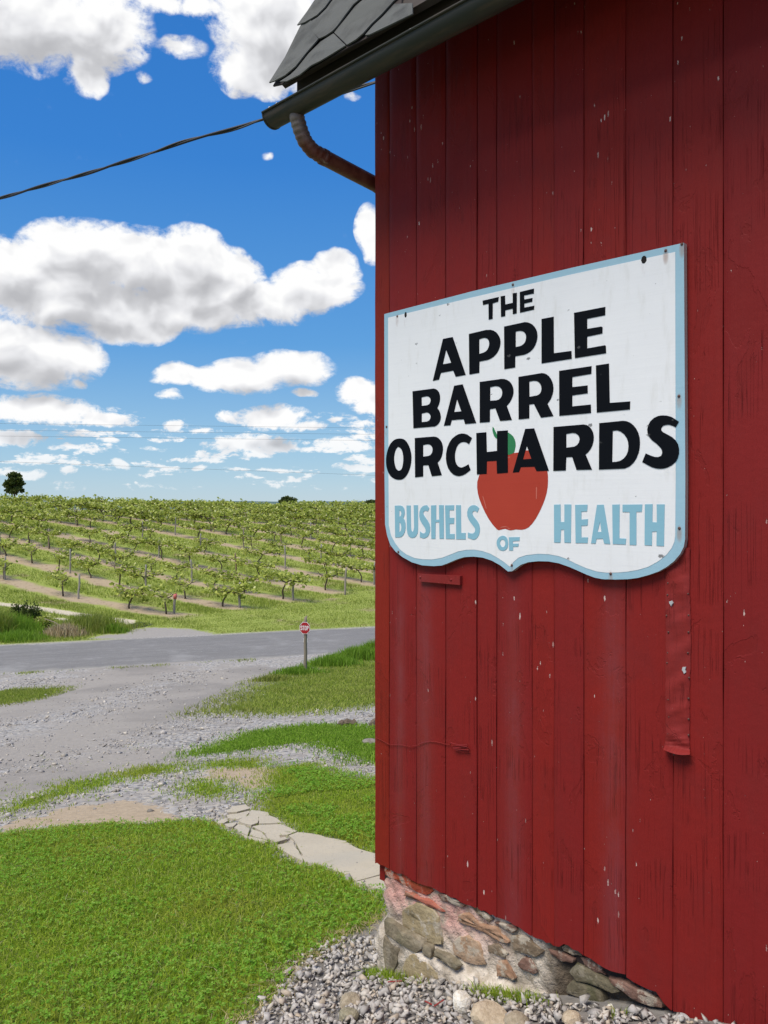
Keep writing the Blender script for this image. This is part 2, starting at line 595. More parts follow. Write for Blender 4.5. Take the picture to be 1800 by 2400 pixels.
def zones(x, y):
    """cover weights: grass, pale dirt, field, sandy track, crushed-stone pad"""
    n = 0.10 * wobble(x * 3.1, y * 3.3) + 0.05 * wobble(x * 9.0 + 2, y * 8.0)
    q = ROAD_N[0] * x + ROAD_N[1] * y
    grass = np.zeros(np.shape(x))
    for poly, wd in ((near_lawn, 0.12), (mid_lawn, 0.25), (strip_lawn, 0.25), (left_lawn, 0.6)):
        grass = np.maximum(grass, sstep(edge_dist(x, y, poly) + n * wd * 2, -wd * 0.4, wd * 0.6))
    far = sstep(edge_dist(x, y, far_lawn) + n * 2.0, -0.5, 1.6)
    grass = np.maximum(grass, far)
    for poly in WEEDS:
        grass = np.maximum(grass, 0.7 * sstep(edge_dist(x, y, poly) + n, -0.1, 0.15))
    dirt = np.zeros(np.shape(x))
    for poly, wt_ in ((dirt_a, 1.0), (dirt_b, 1.0), (dry_strip, 0.6)):
        dirt = np.maximum(dirt, wt_ * sstep(edge_dist(x, y, poly) + n * 1.2, -0.2, 0.2))
    fieldm = sstep(q, ROAD_Q1 - 0.2, ROAD_Q1 + 0.3)
    track = np.zeros(np.shape(x))
    for poly in (track_a, track_b):
        track = np.maximum(track, sstep(edge_dist(x, y, poly) + n * 0.8, -0.25, 0.25))
    ap = sstep(edge_dist(x, y, apron) + n * 2, -0.3, 0.6)
    padm = sstep(edge_dist(x, y, pad) + n * 0.4, -0.05, 0.06)
    return grass, dirt, fieldm, track, ap, padm


def seq(*segs):
    out = [segs[0][0]]
    for a, b_, st in segs:
        n = max(1, int(round((b_ - a) / st)))
        out += list(a + (b_ - a) * (np.arange(1, n + 1) / n))
    return np.array(out)


gx = np.concatenate([-np.geomspace(150, 5200, 16)[::-1], seq((-145, -30, 2.5), (-30, -14, 0.4), (-14, -4.5, 0.13), (-4.5, 1.6, 0.04), (1.6, 8, 0.3), (8, 60, 2.5)), np.geomspace(66, 5200, 16)])
gy = np.concatenate([-np.geomspace(6, 60, 6)[::-1], seq((-4, 1.6, 0.25), (1.6, 8.5, 0.04), (8.5, 20, 0.1), (20, 48, 0.2), (48, 110, 0.5), (110, 190, 2.0)), np.geomspace(195, 9000, 36)])
GX, GY = np.meshgrid(gx, gy)
GZ = ground_z(GX, GY)
nx_, ny_ = len(gx), len(gy)
gv = np.stack([GX.ravel(), GY.ravel(), GZ.ravel()], 1)
ii = (np.arange(ny_ - 1)[:, None] * nx_ + np.arange(nx_ - 1)[None, :]).ravel()
gf = np.stack([ii, ii + 1, ii + nx_ + 1, ii + nx_], 1)

# ---- ground material
gm, b, p, out = material('ground_cover')
geo = b.n('ShaderNodeNewGeometry')
pos = geo.outputs['Position']
at = b.n('ShaderNodeAttribute', attribute_name='zone')
at2 = b.n('ShaderNodeAttribute', attribute_name='zone_more')
zs = b.n('ShaderNodeSeparateColor', {0: at.outputs['Color']})
zs2 = b.n('ShaderNodeSeparateColor', {0: at2.outputs['Color']})
rutm = b.n('ShaderNodeAttribute', attribute_name='wheel_track').outputs['Fac']
nA = b.noise(pos, 2.0, 6, 0.6)
nB = b.noise(pos, 14.0, 5, 0.65)
nC = b.noise(pos, 70.0, 3, 0.6)
# packed crushed stone of the drive: blue-grey stone, brown fines
vor = b.n('ShaderNodeTexVoronoi', {'Vector': pos, 'Scale': 24.0, 'Randomness': 1.0}, feature='F1')
sc_ = b.n('ShaderNodeSeparateColor', {0: vor.outputs['Color']})
stone = b.mix(sc_.outputs[0], (0.135, 0.130, 0.128), (0.43, 0.41, 0.39))
stone = b.mix(b.ss(sc_.outputs[1], 0.72, 0.80), stone, (0.44, 0.40, 0.34))
fines = b.mix(nB, (0.22, 0.196, 0.170), (0.40, 0.364, 0.322))
fines = b.mix(b.ss(b.noise(pos, 0.45, 5, 0.6), 0.45, 0.65, 0.0, 0.5), fines, (0.185, 0.170, 0.155))
drive = b.mix(b.ss(b.m('ADD', b.m('ADD', nA, b.m('MULTIPLY', rutm, 0.45)), b.m('MULTIPLY', nB, 0.5)), 0.66, 0.96), stone, fines)
padc = b.mix(nB, (0.14, 0.13, 0.12), (0.24, 0.22, 0.20))
drive = b.mix(zs2.outputs[2], drive, padc)
dirtc = b.mix(nB, (0.27, 0.205, 0.135), (0.50, 0.40, 0.285))
dirtc = b.mix(b.ss(nC, 0.55, 0.75), dirtc, (0.30, 0.25, 0.18))
edge = b.m('ADD', b.m('MULTIPLY', b.m('SUBTRACT', nB, 0.5), 1.7), b.m('MULTIPLY', b.m('SUBTRACT', nC, 0.5), 0.7))
col = b.mix(b.ss(b.m('ADD', zs.outputs[1], edge), 0.35, 0.65), drive, dirtc)
soilg = b.mix(b.ss(nB, 0.35, 0.65), (0.085, 0.125, 0.018), (0.15, 0.20, 0.04))
soilg = b.mix(b.ss(nA, 0.55, 0.75), soilg, (0.15, 0.135, 0.06))
col = b.mix(b.ss(b.m('ADD', zs.outputs[0], edge), 0.30, 0.62), col, soilg)
# the field: bare strips under the vines, mown grass between
rowc = b.m('MULTIPLY', b.m('SUBTRACT', b.vm('DOT_PRODUCT', pos, (MROW[0], MROW[1], 0)), ROW0), 1.0 / ROW_GAP)
along = b.m('SUBTRACT', b.vm('DOT_PRODUCT', pos, (DROW[0], DROW[1], 0)), END0)
nF = b.noise(pos, 0.55, 4, 0.6)
tri = b.m('PINGPONG', b.m('ADD', rowc, b.m('MULTIPLY', b.m('SUBTRACT', nF, 0.5), 0.35)), 0.5)       # 0 on the row
bare = b.ss(b.m('ADD', tri, b.m('MULTIPLY', b.m('SUBTRACT', nB, 0.5), 0.22)), 0.10, 0.22, 1.0, 0.0)
bare = b.m('MULTIPLY', bare, b.ss(along, -1.2, 0.4))
bare = b.m('MULTIPLY', bare, b.ss(rowc, -0.55, -0.35))
soil = b.mix(nB, (0.29, 0.21, 0.125), (0.47, 0.38, 0.255))
soil = b.mix(b.ss(b.noise(pos, 5.0, 5, 0.6), 0.56, 0.68), soil, (0.19, 0.12, 0.075))
turf = b.mix(b.noise(pos, 1.3, 6, 0.65), (0.17, 0.225, 0.035), (0.34, 0.375, 0.09))
turf = b.mix(b.ss(b.noise(pos, 0.5, 4, 0.6), 0.58, 0.7), turf, (0.30, 0.255, 0.125))
fieldc = b.mix(bare, turf, soil)
sand = b.mix(nB, (0.46, 0.39, 0.28), (0.60, 0.53, 0.41))
fieldc = b.mix(b.ss(b.m('ADD', zs2.outputs[0], edge), 0.35, 0.65), fieldc, sand)
fieldc = b.mix(b.ss(b.m('ADD', zs2.outputs[1], edge), 0.35, 0.65), fieldc, b.mix(nB, (0.22, 0.20, 0.18), (0.40, 0.37, 0.33)))
col = b.mix(zs.outputs[2], col, fieldc)
b.put(p.inputs['Base Color'], col)
p.inputs['Roughness'].default_value = 0.95
p.inputs['Specular IOR Level'].default_value = 0.2
hgt = b.m('ADD', b.m('MULTIPLY', b.m('SUBTRACT', 1.0, vor.outputs['Distance']), 0.6), b.m('MULTIPLY', nC, 0.5))
bump(b, p, hgt, 0.6, 0.012)

gme = mesh_from('ground', gv, gf, gm, smooth=True)
zr = zones(GX.ravel(), GY.ravel())
za = gme.color_attributes.new('zone', 'FLOAT_COLOR', 'POINT')
za.data.foreach_set('color', np.stack([zr[0], zr[1], zr[2], np.ones_like(zr[0])], 1).astype(np.float32).ravel())
za = gme.color_attributes.new('zone_more', 'FLOAT_COLOR', 'POINT')
za.data.foreach_set('color', np.stack([zr[3], zr[4], zr[5], np.ones_like(zr[0])], 1).astype(np.float32).ravel())
wa = gme.attributes.new('wheel_track', 'FLOAT', 'POINT')
wa.data.foreach_set('value', rut(GX.ravel(), GY.ravel()).astype(np.float32))
obj('ground', gme, kind='structure')

# ---- road
rm, b, p, out = material('asphalt')
geo = b.n('ShaderNodeNewGeometry')
pos = geo.outputs['Position']
ql = b.vm('DOT_PRODUCT', pos, (ROAD_N[0], ROAD_N[1], 0))
al = b.vm('DOT_PRODUCT', pos, (ROAD_D[0], ROAD_D[1], 0))
st = b.n('ShaderNodeCombineXYZ', {0: b.m('MULTIPLY', al, 0.12), 1: b.m('MULTIPLY', ql, 1.2)})
base = b.mix(b.noise(st, 2.0, 5, 0.6), (0.125, 0.118, 0.110), (0.215, 0.203, 0.188))
base = b.mix(b.ss(b.noise(pos, 45.0, 3, 0.6), 0.6, 0.75), base, (0.30, 0.30, 0.30))
base = b.mix(b.ss(b.noise(pos, 0.7, 5, 0.6), 0.52, 0.72), base, (0.24, 0.23, 0.215))
crk = b.noise(b.scale(st, (1.0, 3.0, 1.0)), 3.2, 4, 0.6, 0.6)
base = b.mix(b.ss(b.m('ABSOLUTE', b.m('SUBTRACT', crk, 0.5)), 0.0, 0.009, 0.75, 0.0), base, (0.40, 0.39, 0.38))
ed = b.m('MINIMUM', b.m('SUBTRACT', ql, ROAD_Q0), b.m('SUBTRACT', ROAD_Q1, ql))
base = b.mix(b.ss(b.m('ADD', ed, b.m('MULTIPLY', b.noise(pos, 2.5, 5, 0.6), -0.8)), -0.45, 0.05, 1.0, 0.0), base, (0.30, 0.28, 0.24))
b.put(p.inputs['Base Color'], base)
p.inputs['Roughness'].default_value = 0.85
bump(b, p, b.noise(pos, 60.0, 3, 0.7), 0.3, 0.01)
ra = np.arange(-80, 80.1, 0.5)
rq = np.linspace(ROAD_Q0, ROAD_Q1, 9)
RA, RQ = np.meshgrid(ra, rq)
rng_r = np.random.default_rng(3)
RQ = RQ.copy()
RQ[0] += 0.10 * np.sin(ra * 1.3) + rng_r.normal(0, 0.06, len(ra))
RQ[-1] += 0.10 * np.sin(ra * 1.1 + 1) + rng_r.normal(0, 0.06, len(ra))
rx = RA * ROAD_D[0] + RQ * ROAD_N[0]
ry = RA * ROAD_D[1] + RQ * ROAD_N[1]
crown = 0.05 * (1 - ((RQ - 27.5) / 2.9) ** 2)
rz = ground_z(rx, ry) + 0.012 + np.clip(crown, -0.01, 1)
rz[0] = ground_z(rx[0], ry[0]) - 0.01
rz[-1] = ground_z(rx[-1], ry[-1]) - 0.01
n_ = len(ra)
ii = (np.arange(len(rq) - 1)[:, None] * n_ + np.arange(n_ - 1)[None, :]).ravel()
obj('road', mesh_from('road', np.stack([rx.ravel(), ry.ravel(), rz.ravel()], 1), np.stack([ii, ii + 1, ii + n_ + 1, ii + n_], 1), rm, True), kind='structure')

# ---- far hills
hm, b, p, out = material('far_wood')
geo = b.n('ShaderNodeNewGeometry')
b.put(p.inputs['Base Color'], b.mix(b.noise(geo.outputs['Position'], 0.01, 4), (0.05, 0.10, 0.10), (0.09, 0.14, 0.12)))
p.inputs['Roughness'].default_value = 1.0
hx = np.linspace(-4200, 4200, 160)
hv, hf = [], []
for i, x in enumerate(hx):
    top = 7 + 5 * math.sin(x * 0.0016 + 0.8) + 3 * math.sin(x * 0.0043) + 1.5 * math.sin(x * 0.011)
    for yy, hz_ in ((4700, -48), (5300, top * 0.62 - 8), (5800, top - 4), (6800, -48)):
        hv.append((x, yy, hz_))
for i in range(len(hx) - 1):
    for j in range(3):
        a = i * 4 + j
        hf.append((a, a + 4, a + 5, a + 1))
obj('hills', mesh_from('hills', hv, hf, hm, True), kind='structure')

# ------------------------------------------------------------------ the barn
barn = thing('barn', 'tall red wooden barn with vertical boards on a rubble stone foundation', 'barn', (XC, YC, 0), math.radians(-45))


def wall_px(x, y, o):
    """photo pixel -> (distance along the wall, world height) on the plane o metres in front of the wall"""
    k, v = px_dir(x, y)
    s = (k * YC - XC + R2 * o * (1 - k)) / (R2 * (1 + k))
    return s, CAMZ + v * (YC - R2 * (s + o))


def wp(pts, o):
    return [wall_px(x, y, o) for x, y in pts]


# ---- red paint
def red_paint(name, hue=(0.225, 0.0145, 0.0110), flecks=1.0):
    m, b, p, out = material(name)
    tc = b.n('ShaderNodeTexCoord')
    co = tc.outputs['Object']
    inf = b.n('ShaderNodeObjectInfo')
    rnd = inf.outputs['Random']
    cs = b.vm('ADD', co, b.n('ShaderNodeCombineXYZ', {0: 0.0, 1: 0.0, 2: b.m('MULTIPLY', rnd, 7.0)}).outputs[0])
    big = b.noise(cs, 1.6, 5, 0.6)
    grain = b.noise(b.scale(cs, (95.0, 1.0, 2.2)), 1.0, 5, 0.65)
    col = b.mix(big, tuple(c * 0.80 for c in hue), tuple(c * 1.10 for c in hue))
    col = b.mix(b.m('MULTIPLY', rnd, 0.6), col, tuple(c * f for c, f in zip(hue, (0.78, 0.85, 1.3))))
    col = b.mix(b.ss(grain, 0.54, 0.74, 0.0, 0.3), col, tuple(c * 0.5 for c in hue))
    mott = b.noise(b.scale(cs, (9.0, 9.0, 5.0)), 1.0, 6, 0.7)
    col = b.mix(b.ss(mott, 0.42, 0.72, 0.0, 0.45), col, tuple(c * f for c, f in zip(hue, (0.72, 1.1, 1.4))))
    crack = b.noise(b.scale(cs, (60.0, 1.0, 0.9)), 1.0, 3, 0.5)
    crk = b.m('MULTIPLY', b.ss(b.m('ABSOLUTE', b.m('SUBTRACT', crack, 0.5)), 0.0, 0.010, 1.0, 0.0), b.ss(b.noise(cs, 4.0, 3), 0.50, 0.60))
    col = b.mix(b.m('MULTIPLY', crk, 0.16), col, (0.03, 0.004, 0.004))
    # sun-faded, rubbed edges of peeled paint
    peel = b.noise(b.scale(cs, (7.0, 7.0, 3.4)), 1.0, 6, 0.62, 0.6)
    flake = b.ss(peel, 0.585, 0.600)
    col = b.mix(b.m('MULTIPLY', flake, 0.28), col, tuple(c * f for c, f in zip(hue, (0.70, 0.75, 0.8))))
    rim = b.ss(b.m('ABSOLUTE', b.m('SUBTRACT', peel, 0.592)), 0.0, 0.006, 1.0, 0.0)
    rimn = b.ss(b.noise(cs, 9.0, 2, 0.5), 0.55, 0.66)
    col = b.mix(b.m('MULTIPLY', b.m('MULTIPLY', rim, rimn), 0.2), col, (0.045, 0.006, 0.006))
    # pale chips where primer shows
    sp = b.n('ShaderNodeTexVoronoi', {'Vector': b.scale(cs, (85.0, 1.0, 24.0)), 'Scale': 1.0, 'Randomness': 1.0}, feature='F1')
    spc = b.n('ShaderNodeSeparateColor', {0: sp.outputs['Color']})
    zone = b.ss(b.noise(cs, 2.6, 4, 0.7), 0.46, 0.64)
    siz = b.m('MULTIPLY', b.ss(spc.outputs[0], 0.74, 1.0, 0.0, 0.31), zone)
    chip = b.m('MULTIPLY', b.ss(b.m('SUBTRACT', siz, b.m('ADD', sp.outputs['Distance'], b.m('MULTIPLY', b.m('SUBTRACT', b.noise(co, 240.0, 2), 0.5), 0.5))), 0.0, 0.05), flecks)
    col = b.mix(b.m('MULTIPLY', chip, b.m('ADD', 0.4, b.m('MULTIPLY', spc.outputs[1], 0.6))), col, (0.60, 0.44, 0.40))
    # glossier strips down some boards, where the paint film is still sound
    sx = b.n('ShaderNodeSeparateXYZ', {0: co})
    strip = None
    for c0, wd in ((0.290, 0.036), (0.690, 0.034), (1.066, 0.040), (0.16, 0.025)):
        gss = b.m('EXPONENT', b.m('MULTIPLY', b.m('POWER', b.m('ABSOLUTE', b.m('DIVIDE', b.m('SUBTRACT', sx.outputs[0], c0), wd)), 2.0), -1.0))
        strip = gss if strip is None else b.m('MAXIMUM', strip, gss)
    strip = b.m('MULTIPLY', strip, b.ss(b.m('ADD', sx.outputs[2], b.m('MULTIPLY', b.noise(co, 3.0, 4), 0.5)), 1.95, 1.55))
    # the sky's reflection there is also put into the colour, as a pinkish tint
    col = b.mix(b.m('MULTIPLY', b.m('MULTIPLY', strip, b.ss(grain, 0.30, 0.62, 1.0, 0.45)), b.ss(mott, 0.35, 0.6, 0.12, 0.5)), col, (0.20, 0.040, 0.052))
    b.put(p.inputs['Base Color'], col)
    p.inputs['Roughness'].default_value = 0.62
    p.inputs['Specular IOR Level'].default_value = 0.16
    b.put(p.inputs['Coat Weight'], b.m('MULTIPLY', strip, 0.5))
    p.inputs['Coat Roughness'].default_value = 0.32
    h = b.m('ADD', b.m('MULTIPLY', grain, 0.45), b.m('MULTIPLY', flake, -0.25))
    h = b.m('ADD', h, b.m('MULTIPLY', b.noise(cs, 26.0, 4, 0.6), 0.5))
    h = b.m('ADD', h, b.m('MULTIPLY', b.m('ADD', chip, crk), -0.5))
    bump(b, p, h, 0.8, 0.004)
    return m


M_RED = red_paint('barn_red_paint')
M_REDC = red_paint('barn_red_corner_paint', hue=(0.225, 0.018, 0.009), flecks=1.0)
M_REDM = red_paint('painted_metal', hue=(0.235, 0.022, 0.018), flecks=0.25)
M_DARK, b, p, out = material('dark_old_wood')
tc = b.n('ShaderNodeTexCoord')
b.put(p.inputs['Base Color'], b.mix(b.noise(b.scale(tc.outputs['Object'], (3, 3, 20)), 1.0, 4), (0.018, 0.012, 0.010), (0.040, 0.026, 0.022)))
p.inputs['Roughness'].default_value = 0.9

WTOP = CAMZ + 2.16
WLEN = 7.5
# boards: seams read off the wall
seams = [0.0, 0.079, 0.222, 0.368, 0.512, 0.598, 0.744, 0.830, 0.940, 1.084, 1.233, 1.379]
seams = [s_ + 0.021 for s_ in seams]
while seams[-1] < WLEN:
    seams.append(seams[-1] + random.choice([0.144, 0.147, 0.145, 0.15]))
# lower edge of the boarding (photo pixels), unprojected onto the wall
edge_px = T(880, 1800, 1.803, [(0, 400), (35, 415), (60, 430), (110, 448), (175, 488), (240, 505), (295, 535), (360, 562), (430, 592), (520, 635), (600, 665), (655, 705), (720, 735), (775, 760),
                              (782, 735), (800, 742), (868, 782), (905, 800), (950, 838), (1000, 862), (1045, 870), (1060, 882), (1110, 915), (1190, 945), (1205, 985), (1260, 1030), (1320, 1050), (1480, 1082)])
edge = wp(edge_px, 0.022)
es = np.array([e[0] for e in edge])
ez = np.array([e[1] for e in edge])


def board_bottom(s):
    return float(np.interp(s, es, ez)) if s < es[-1] else float(ez[-1])


def make_board(s0, s1, idx):
    g_ = 0.0008 + 0.0010 * random.random()
    a, c = s0 + g_, s1 - g_
    if idx == 0:
        a = s0
    nc = 9
    cup = random.uniform(0.0002, 0.0012)
    lift = random.uniform(-0.0012, 0.0012)
    zt = WTOP
    cols = np.concatenate([[a], np.linspace(a + 0.0016, c - 0.0016, nc - 2), [c]])
    rows = 26
    V, Fc = [], []
    drift = [random.uniform(-0.0015, 0.0015) for _ in range(rows + 1)]
    for j, s in enumerate(cols):
        t = (s - a) / (c - a)
        bz = board_bottom(s) + random.uniform(-0.004, 0.004)
        if s > 1.2:
            gxw = XC + R2 * s
            gyw = YC - R2 * s
            bz = min(bz, float(ground_z(gxw, gyw)) - 0.02) if s > 1.3 else bz
        for i in range(rows + 1):
            u = i / rows
            z = bz + (zt - bz) * (u ** 1.0)
            prof = cup * (1 - (2 * t - 1) ** 2)
            rnd_edge = 0.0014 if j in (0, nc - 1) else 0.0
            y = -(0.022 + lift + prof - rnd_edge) + 0.0008 * math.sin(u * 21 + idx * 3 + t * 2)
            V.append((s + (drift[i] * 0.6), y, z))
    for j in range(nc - 1):
        for i in range(rows):
            q = j * (rows + 1) + i
            Fc.append((q, q + rows + 1, q + rows + 2, q + 1))
    # returns into the wall at both edges and along the bottom
    # (on vertices of their own, so that the shading of the face stays clean)
    for side, j in enumerate((0, nc - 1)):
        n0 = len(V)
        for i in range(rows + 1):
            v = V[j * (rows + 1) + i]
            V += [v, (v[0], 0.004, v[2])]
        for i in range(rows):
            q = n0 + 2 * i
            Fc.append((q, q + 2, q + 3, q + 1) if side == 0 else (q + 2, q, q + 1, q + 3))
    nb = len(V)
    for j in range(nc):
        v = V[j * (rows + 1)]
        V += [v, (v[0], 0.004, v[2])]
    for j in range(nc - 1):
        q = nb + 2 * j
        Fc.append((q, q + 1, q + 3, q + 2))
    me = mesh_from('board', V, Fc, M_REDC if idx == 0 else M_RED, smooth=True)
    return me


for i in range(len(seams) - 1):
    if seams[i] > 3.2:
        break
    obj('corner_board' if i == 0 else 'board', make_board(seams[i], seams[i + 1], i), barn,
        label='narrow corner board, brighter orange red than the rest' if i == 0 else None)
SB = seams[i]
# the rest of the shell
parts = [box(0.034, WLEN, 0.006, 0.05, 0.36, WTOP)]
obj('wall_sheathing', mesh_from('wall_sheathing', *merge(parts), M_DARK), barn)
Vw, Fw = merge([box(SB, WLEN, -0.022, 0.0055, 0.36, WTOP)])
obj('wall', mesh_from('wall', Vw, Fw, M_RED), barn, label='far stretch of the red board wall')
WID = 6.0
RISE = math.tan(math.radians(62))
EO, EZ = 0.36, CAMZ + 1.585          # eave edge in front of the wall, its height
BREAK_Y, BREAK_Z = 0.72, EZ + (0.72 + EO) * RISE
RIDGE_Z = BREAK_Z + (WID / 2 - BREAK_Y) * 0.58
gable = [(0.0, 0.36), (WID, 0.36), (WID, WTOP), (WID - BREAK_Y, BREAK_Z - 0.05), (WID / 2, RIDGE_Z - 0.05), (BREAK_Y, BREAK_Z - 0.05), (0.0, WTOP)]
V, Fc = [], []
for xx in (0.022, 0.05):
    V += [(xx, y_ + 0.004, z_) for y_, z_ in gable]
n_ = len(gable)
Fc = [tuple(range(n_))[::-1], tuple(range(n_, 2 * n_))] + [(i, (i + 1) % n_, (i + 1) % n_ + n_, i + n_) for i in range(n_)]
obj('end_wall', mesh_from('end_wall', V, Fc, M_RED), barn)
V2 = [(v[0] + WLEN - 0.055, v[1], v[2]) for v in V]
obj('end_wall', mesh_from('end_wall', V2, Fc, M_RED), barn)
obj('back_wall', mesh_from('back_wall', *box(0.03, WLEN - 0.03, WID - 0.05, WID, 0.36, WTOP), M_RED), barn)

# ---- roof
M_DECK, b, p, out = material('roof_deck_wood')
tc = b.n('ShaderNodeTexCoord')
b.put(p.inputs['Base Color'], b.mix(b.noise(b.scale(tc.outputs['Object'], (2, 30, 30)), 1.0, 4), (0.030, 0.022, 0.018), (0.065, 0.05, 0.04)))
p.inputs['Roughness'].default_value = 0.9
M_SHIN, b, p, out = material('asphalt_shingle')
tc = b.n('ShaderNodeTexCoord')
inf = b.n('ShaderNodeObjectInfo')
gr = b.noise(tc.outputs['Object'], 420.0, 2, 0.7)
bl = b.noise(tc.outputs['Object'], 9.0, 5, 0.6)
c_ = b.mix(gr, (0.080, 0.083, 0.080), (0.165, 0.168, 0.160))
c_ = b.mix(b.ss(bl, 0.45, 0.66, 0.0, 0.75), c_, (0.055, 0.055, 0.055))
c_ = b.mix(b.m('MULTIPLY', inf.outputs['Random'], 0.4), c_, (0.12, 0.12, 0.11))
b.put(p.inputs['Base Color'], c_)
p.inputs['Roughness'].default_value = 0.95
p.inputs['Specular IOR Level'].default_value = 0.2
bump(b, p, b.m('ADD', gr, b.m('MULTIPLY', bl, 0.6)), 0.7, 0.004)

ROOF_T = Vector((0, math.cos(math.radians(62)), math.sin(math.radians(62))))
ROOF_N = Vector((0, -math.sin(math.radians(62)), math.cos(math.radians(62))))
ROOF_P = Vector((0, -EO, EZ))


def roof_px(x, y):
    """photo pixel -> (along, up-slope) on the lower roof plane, in barn coordinates"""
    k, v = px_dir(x, y)
    # ray in barn coordinates
    def loc(wx, wy):
        dx, dy = wx - XC, wy - YC
        return dx * R2 - dy * R2, dx * R2 + dy * R2
    o0 = loc(0, 0)
    d0 = (k * R2 - 1 * R2, k * R2 + 1 * R2)
    O = Vector((o0[0], o0[1], CAMZ))
    Dv = Vector((d0[0], d0[1], v))
    t = (ROOF_P - O).dot(ROOF_N) / Dv.dot(ROOF_N)
    P = O + Dv * t
    return P.x, (P - ROOF_P).dot(ROOF_T)


roof = obj('roof', None, barn)
RAKE = 0.17


def on_roof(a, t, h):
    return ROOF_P + Vector((1, 0, 0)) * a + ROOF_T * t + ROOF_N * h


SL = (BREAK_Y + EO) / math.cos(math.radians(62))
V, Fc = [], []
for h in (-0.028, -0.004):
    for a, t in ((-RAKE + 0.015, 0.012), (WLEN + RAKE, 0.012), (WLEN + RAKE, SL), (-RAKE + 0.015, SL)):
        V.append(tuple(on_roof(a, t, h)))
Fc = [(0, 3, 2, 1), (4, 5, 6, 7), (0, 1, 5, 4), (1, 2, 6, 5), (2, 3, 7, 6), (3, 0, 4, 7)]
obj('roof_deck', mesh_from('roof_deck', V, Fc, M_DECK), roof)
Vr, Fr = [], []
up = [(BREAK_Y - 0.02, BREAK_Z + 0.012), (WID / 2, RIDGE_Z + 0.012), (WID - BREAK_Y, BREAK_Z + 0.012), (WID + EO, EZ)]
for a in (-RAKE, WLEN + RAKE):
    for dz in (0.0, -0.03):
        Vr += [(a, y_, z_ + dz) for y_, z_ in up]
for i in range(3):
    Fr += [(i, i + 8, i + 9, i + 1), (i + 4, i + 5, i + 13, i + 12), (i, i + 1, i + 5, i + 4), (i + 8, i + 12, i + 13, i + 9)]
Fr += [(0, 4, 12, 8), (3, 11, 15, 7)]
obj('upper_roof', mesh_from('upper_roof', Vr, Fr, M_SHIN), roof)

RC = (600, 0, 5.53)
shingles = [
    (3, [(600, 405), (700, 372), (850, 270), (950, 160), (1080, 0), (1150, -90), (910, -90), (860, 0), (730, 225)]),
    (2, [(705, 385), (850, 280), (955, 168), (1085, 5), (1160, -85), (1540, -90), (1460, 0), (1320, 130), (1200, 270), (1100, 390), (1035, 457), (950, 520), (870, 565)]),
    (2, [(612, 436), (668, 335), (770, 300), (760, 440), (862, 568), (800, 650), (720, 740), (560, 915), (420, 1030), (290, 1112), (228, 1135), (420, 790)]),
    (1, [(345, 1100), (470, 1010), (560, 930), (730, 745), (880, 588), (1035, 472), (1195, 628), (1000, 755), (880, 840), (760, 900), (600, 1010), (430, 1090)]),
    (1, [(1045, 460), (1210, 278), (1330, 140), (1470, 8), (1560, -80), (1960, -80), (1800, 70), (1659, 235), (1540, 365), (1430, 492), (1330, 565), (1212, 622)]),
    (0, [(1445, 495), (1550, 370), (1670, 240), (1810, 75), (2050, 75), (2050, 210), (1659, 410), (1500, 490)]),
]
for lev, pts in shingles:
    pr = [roof_px(x, y) for x, y in T(*RC, pts)]
    V, Fc = plate(pr, [], 0.0, 0.0)
    n_ = len(pr)
    W = []
    for i, (a, t) in enumerate(pr + pr):
        top = i < n_
        h = 0.006 + 0.006 * lev + (0.0045 if top else 0.0) + 0.003 * math.sin(a * 23 + t * 17)
        W.append(tuple(on_roof(a, t, h)))
    obj('shingle', mesh_from('shingle', W, Fc, M_SHIN), roof)
pr = [roof_px(x, y) for x, y in T(*RC, [(232, 1128), (420, 795), (622, 425), (640, 392), (735, 225), (865, 0), (915, -90), (1900, -90), (1900, 280), (1659, 405), (1200, 640), (430, 1085)])]
V, Fc = plate(pr, [], 0.0, 0.0)
obj('underlay', mesh_from('underlay', [tuple(on_roof(a, t, 0.006 if i < len(pr) else 0.0)) for i, (a, t) in enumerate(pr + pr)], Fc, M_DARK), roof)
# the courses carried on above and along, out of the traced part
for r in range(0, 11):
    t0 = 0.02 + r * 0.2
    a = -RAKE if r > 3 else (0.75 + r * 0.0)
    a += 0.16 * (r % 2)
    while a < 3.2:
        if not (t0 < 0.85 and a < 0.75):
            q = [(a, t0), (a + 0.315, t0), (a + 0.315, t0 + 0.23), (a, t0 + 0.23)]
            W = [tuple(on_roof(x_, y_, 0.016 - 0.012 * (j > 1))) for j, (x_, y_) in enumerate(q)] + [tuple(on_roof(x_, y_, 0.004)) for x_, y_ in q]
            obj('shingle', mesh_from('shingle', W, [(0, 1, 2, 3), (7, 6, 5, 4), (0, 4, 5, 1), (1, 5, 6, 2), (2, 6, 7, 3), (3, 7, 4, 0)], M_SHIN), roof)
        a += 0.32
obj('shingle_field', mesh_from('shingle_field', [tuple(on_roof(a, t, 0.004)) for a, t in ((3.3, 0), (WLEN + RAKE, 0), (WLEN + RAKE, SL), (3.3, SL))] +
                               [tuple(on_roof(a, t, -0.003)) for a, t in ((3.3, 0), (WLEN + RAKE, 0), (WLEN + RAKE, SL), (3.3, SL))],
                               [(0, 1, 2, 3), (7, 6, 5, 4), (0, 4, 5, 1), (1, 5, 6, 2), (2, 6, 7, 3), (3, 7, 4, 0)], M_SHIN), roof)
# fascia board and dark soffit behind the gutter
obj('fascia', mesh_from('fascia', *box(-RAKE + 0.04, WLEN + RAKE, -0.293, -0.27, CAMZ + 1.505, CAMZ + 1.64), M_DECK), roof)

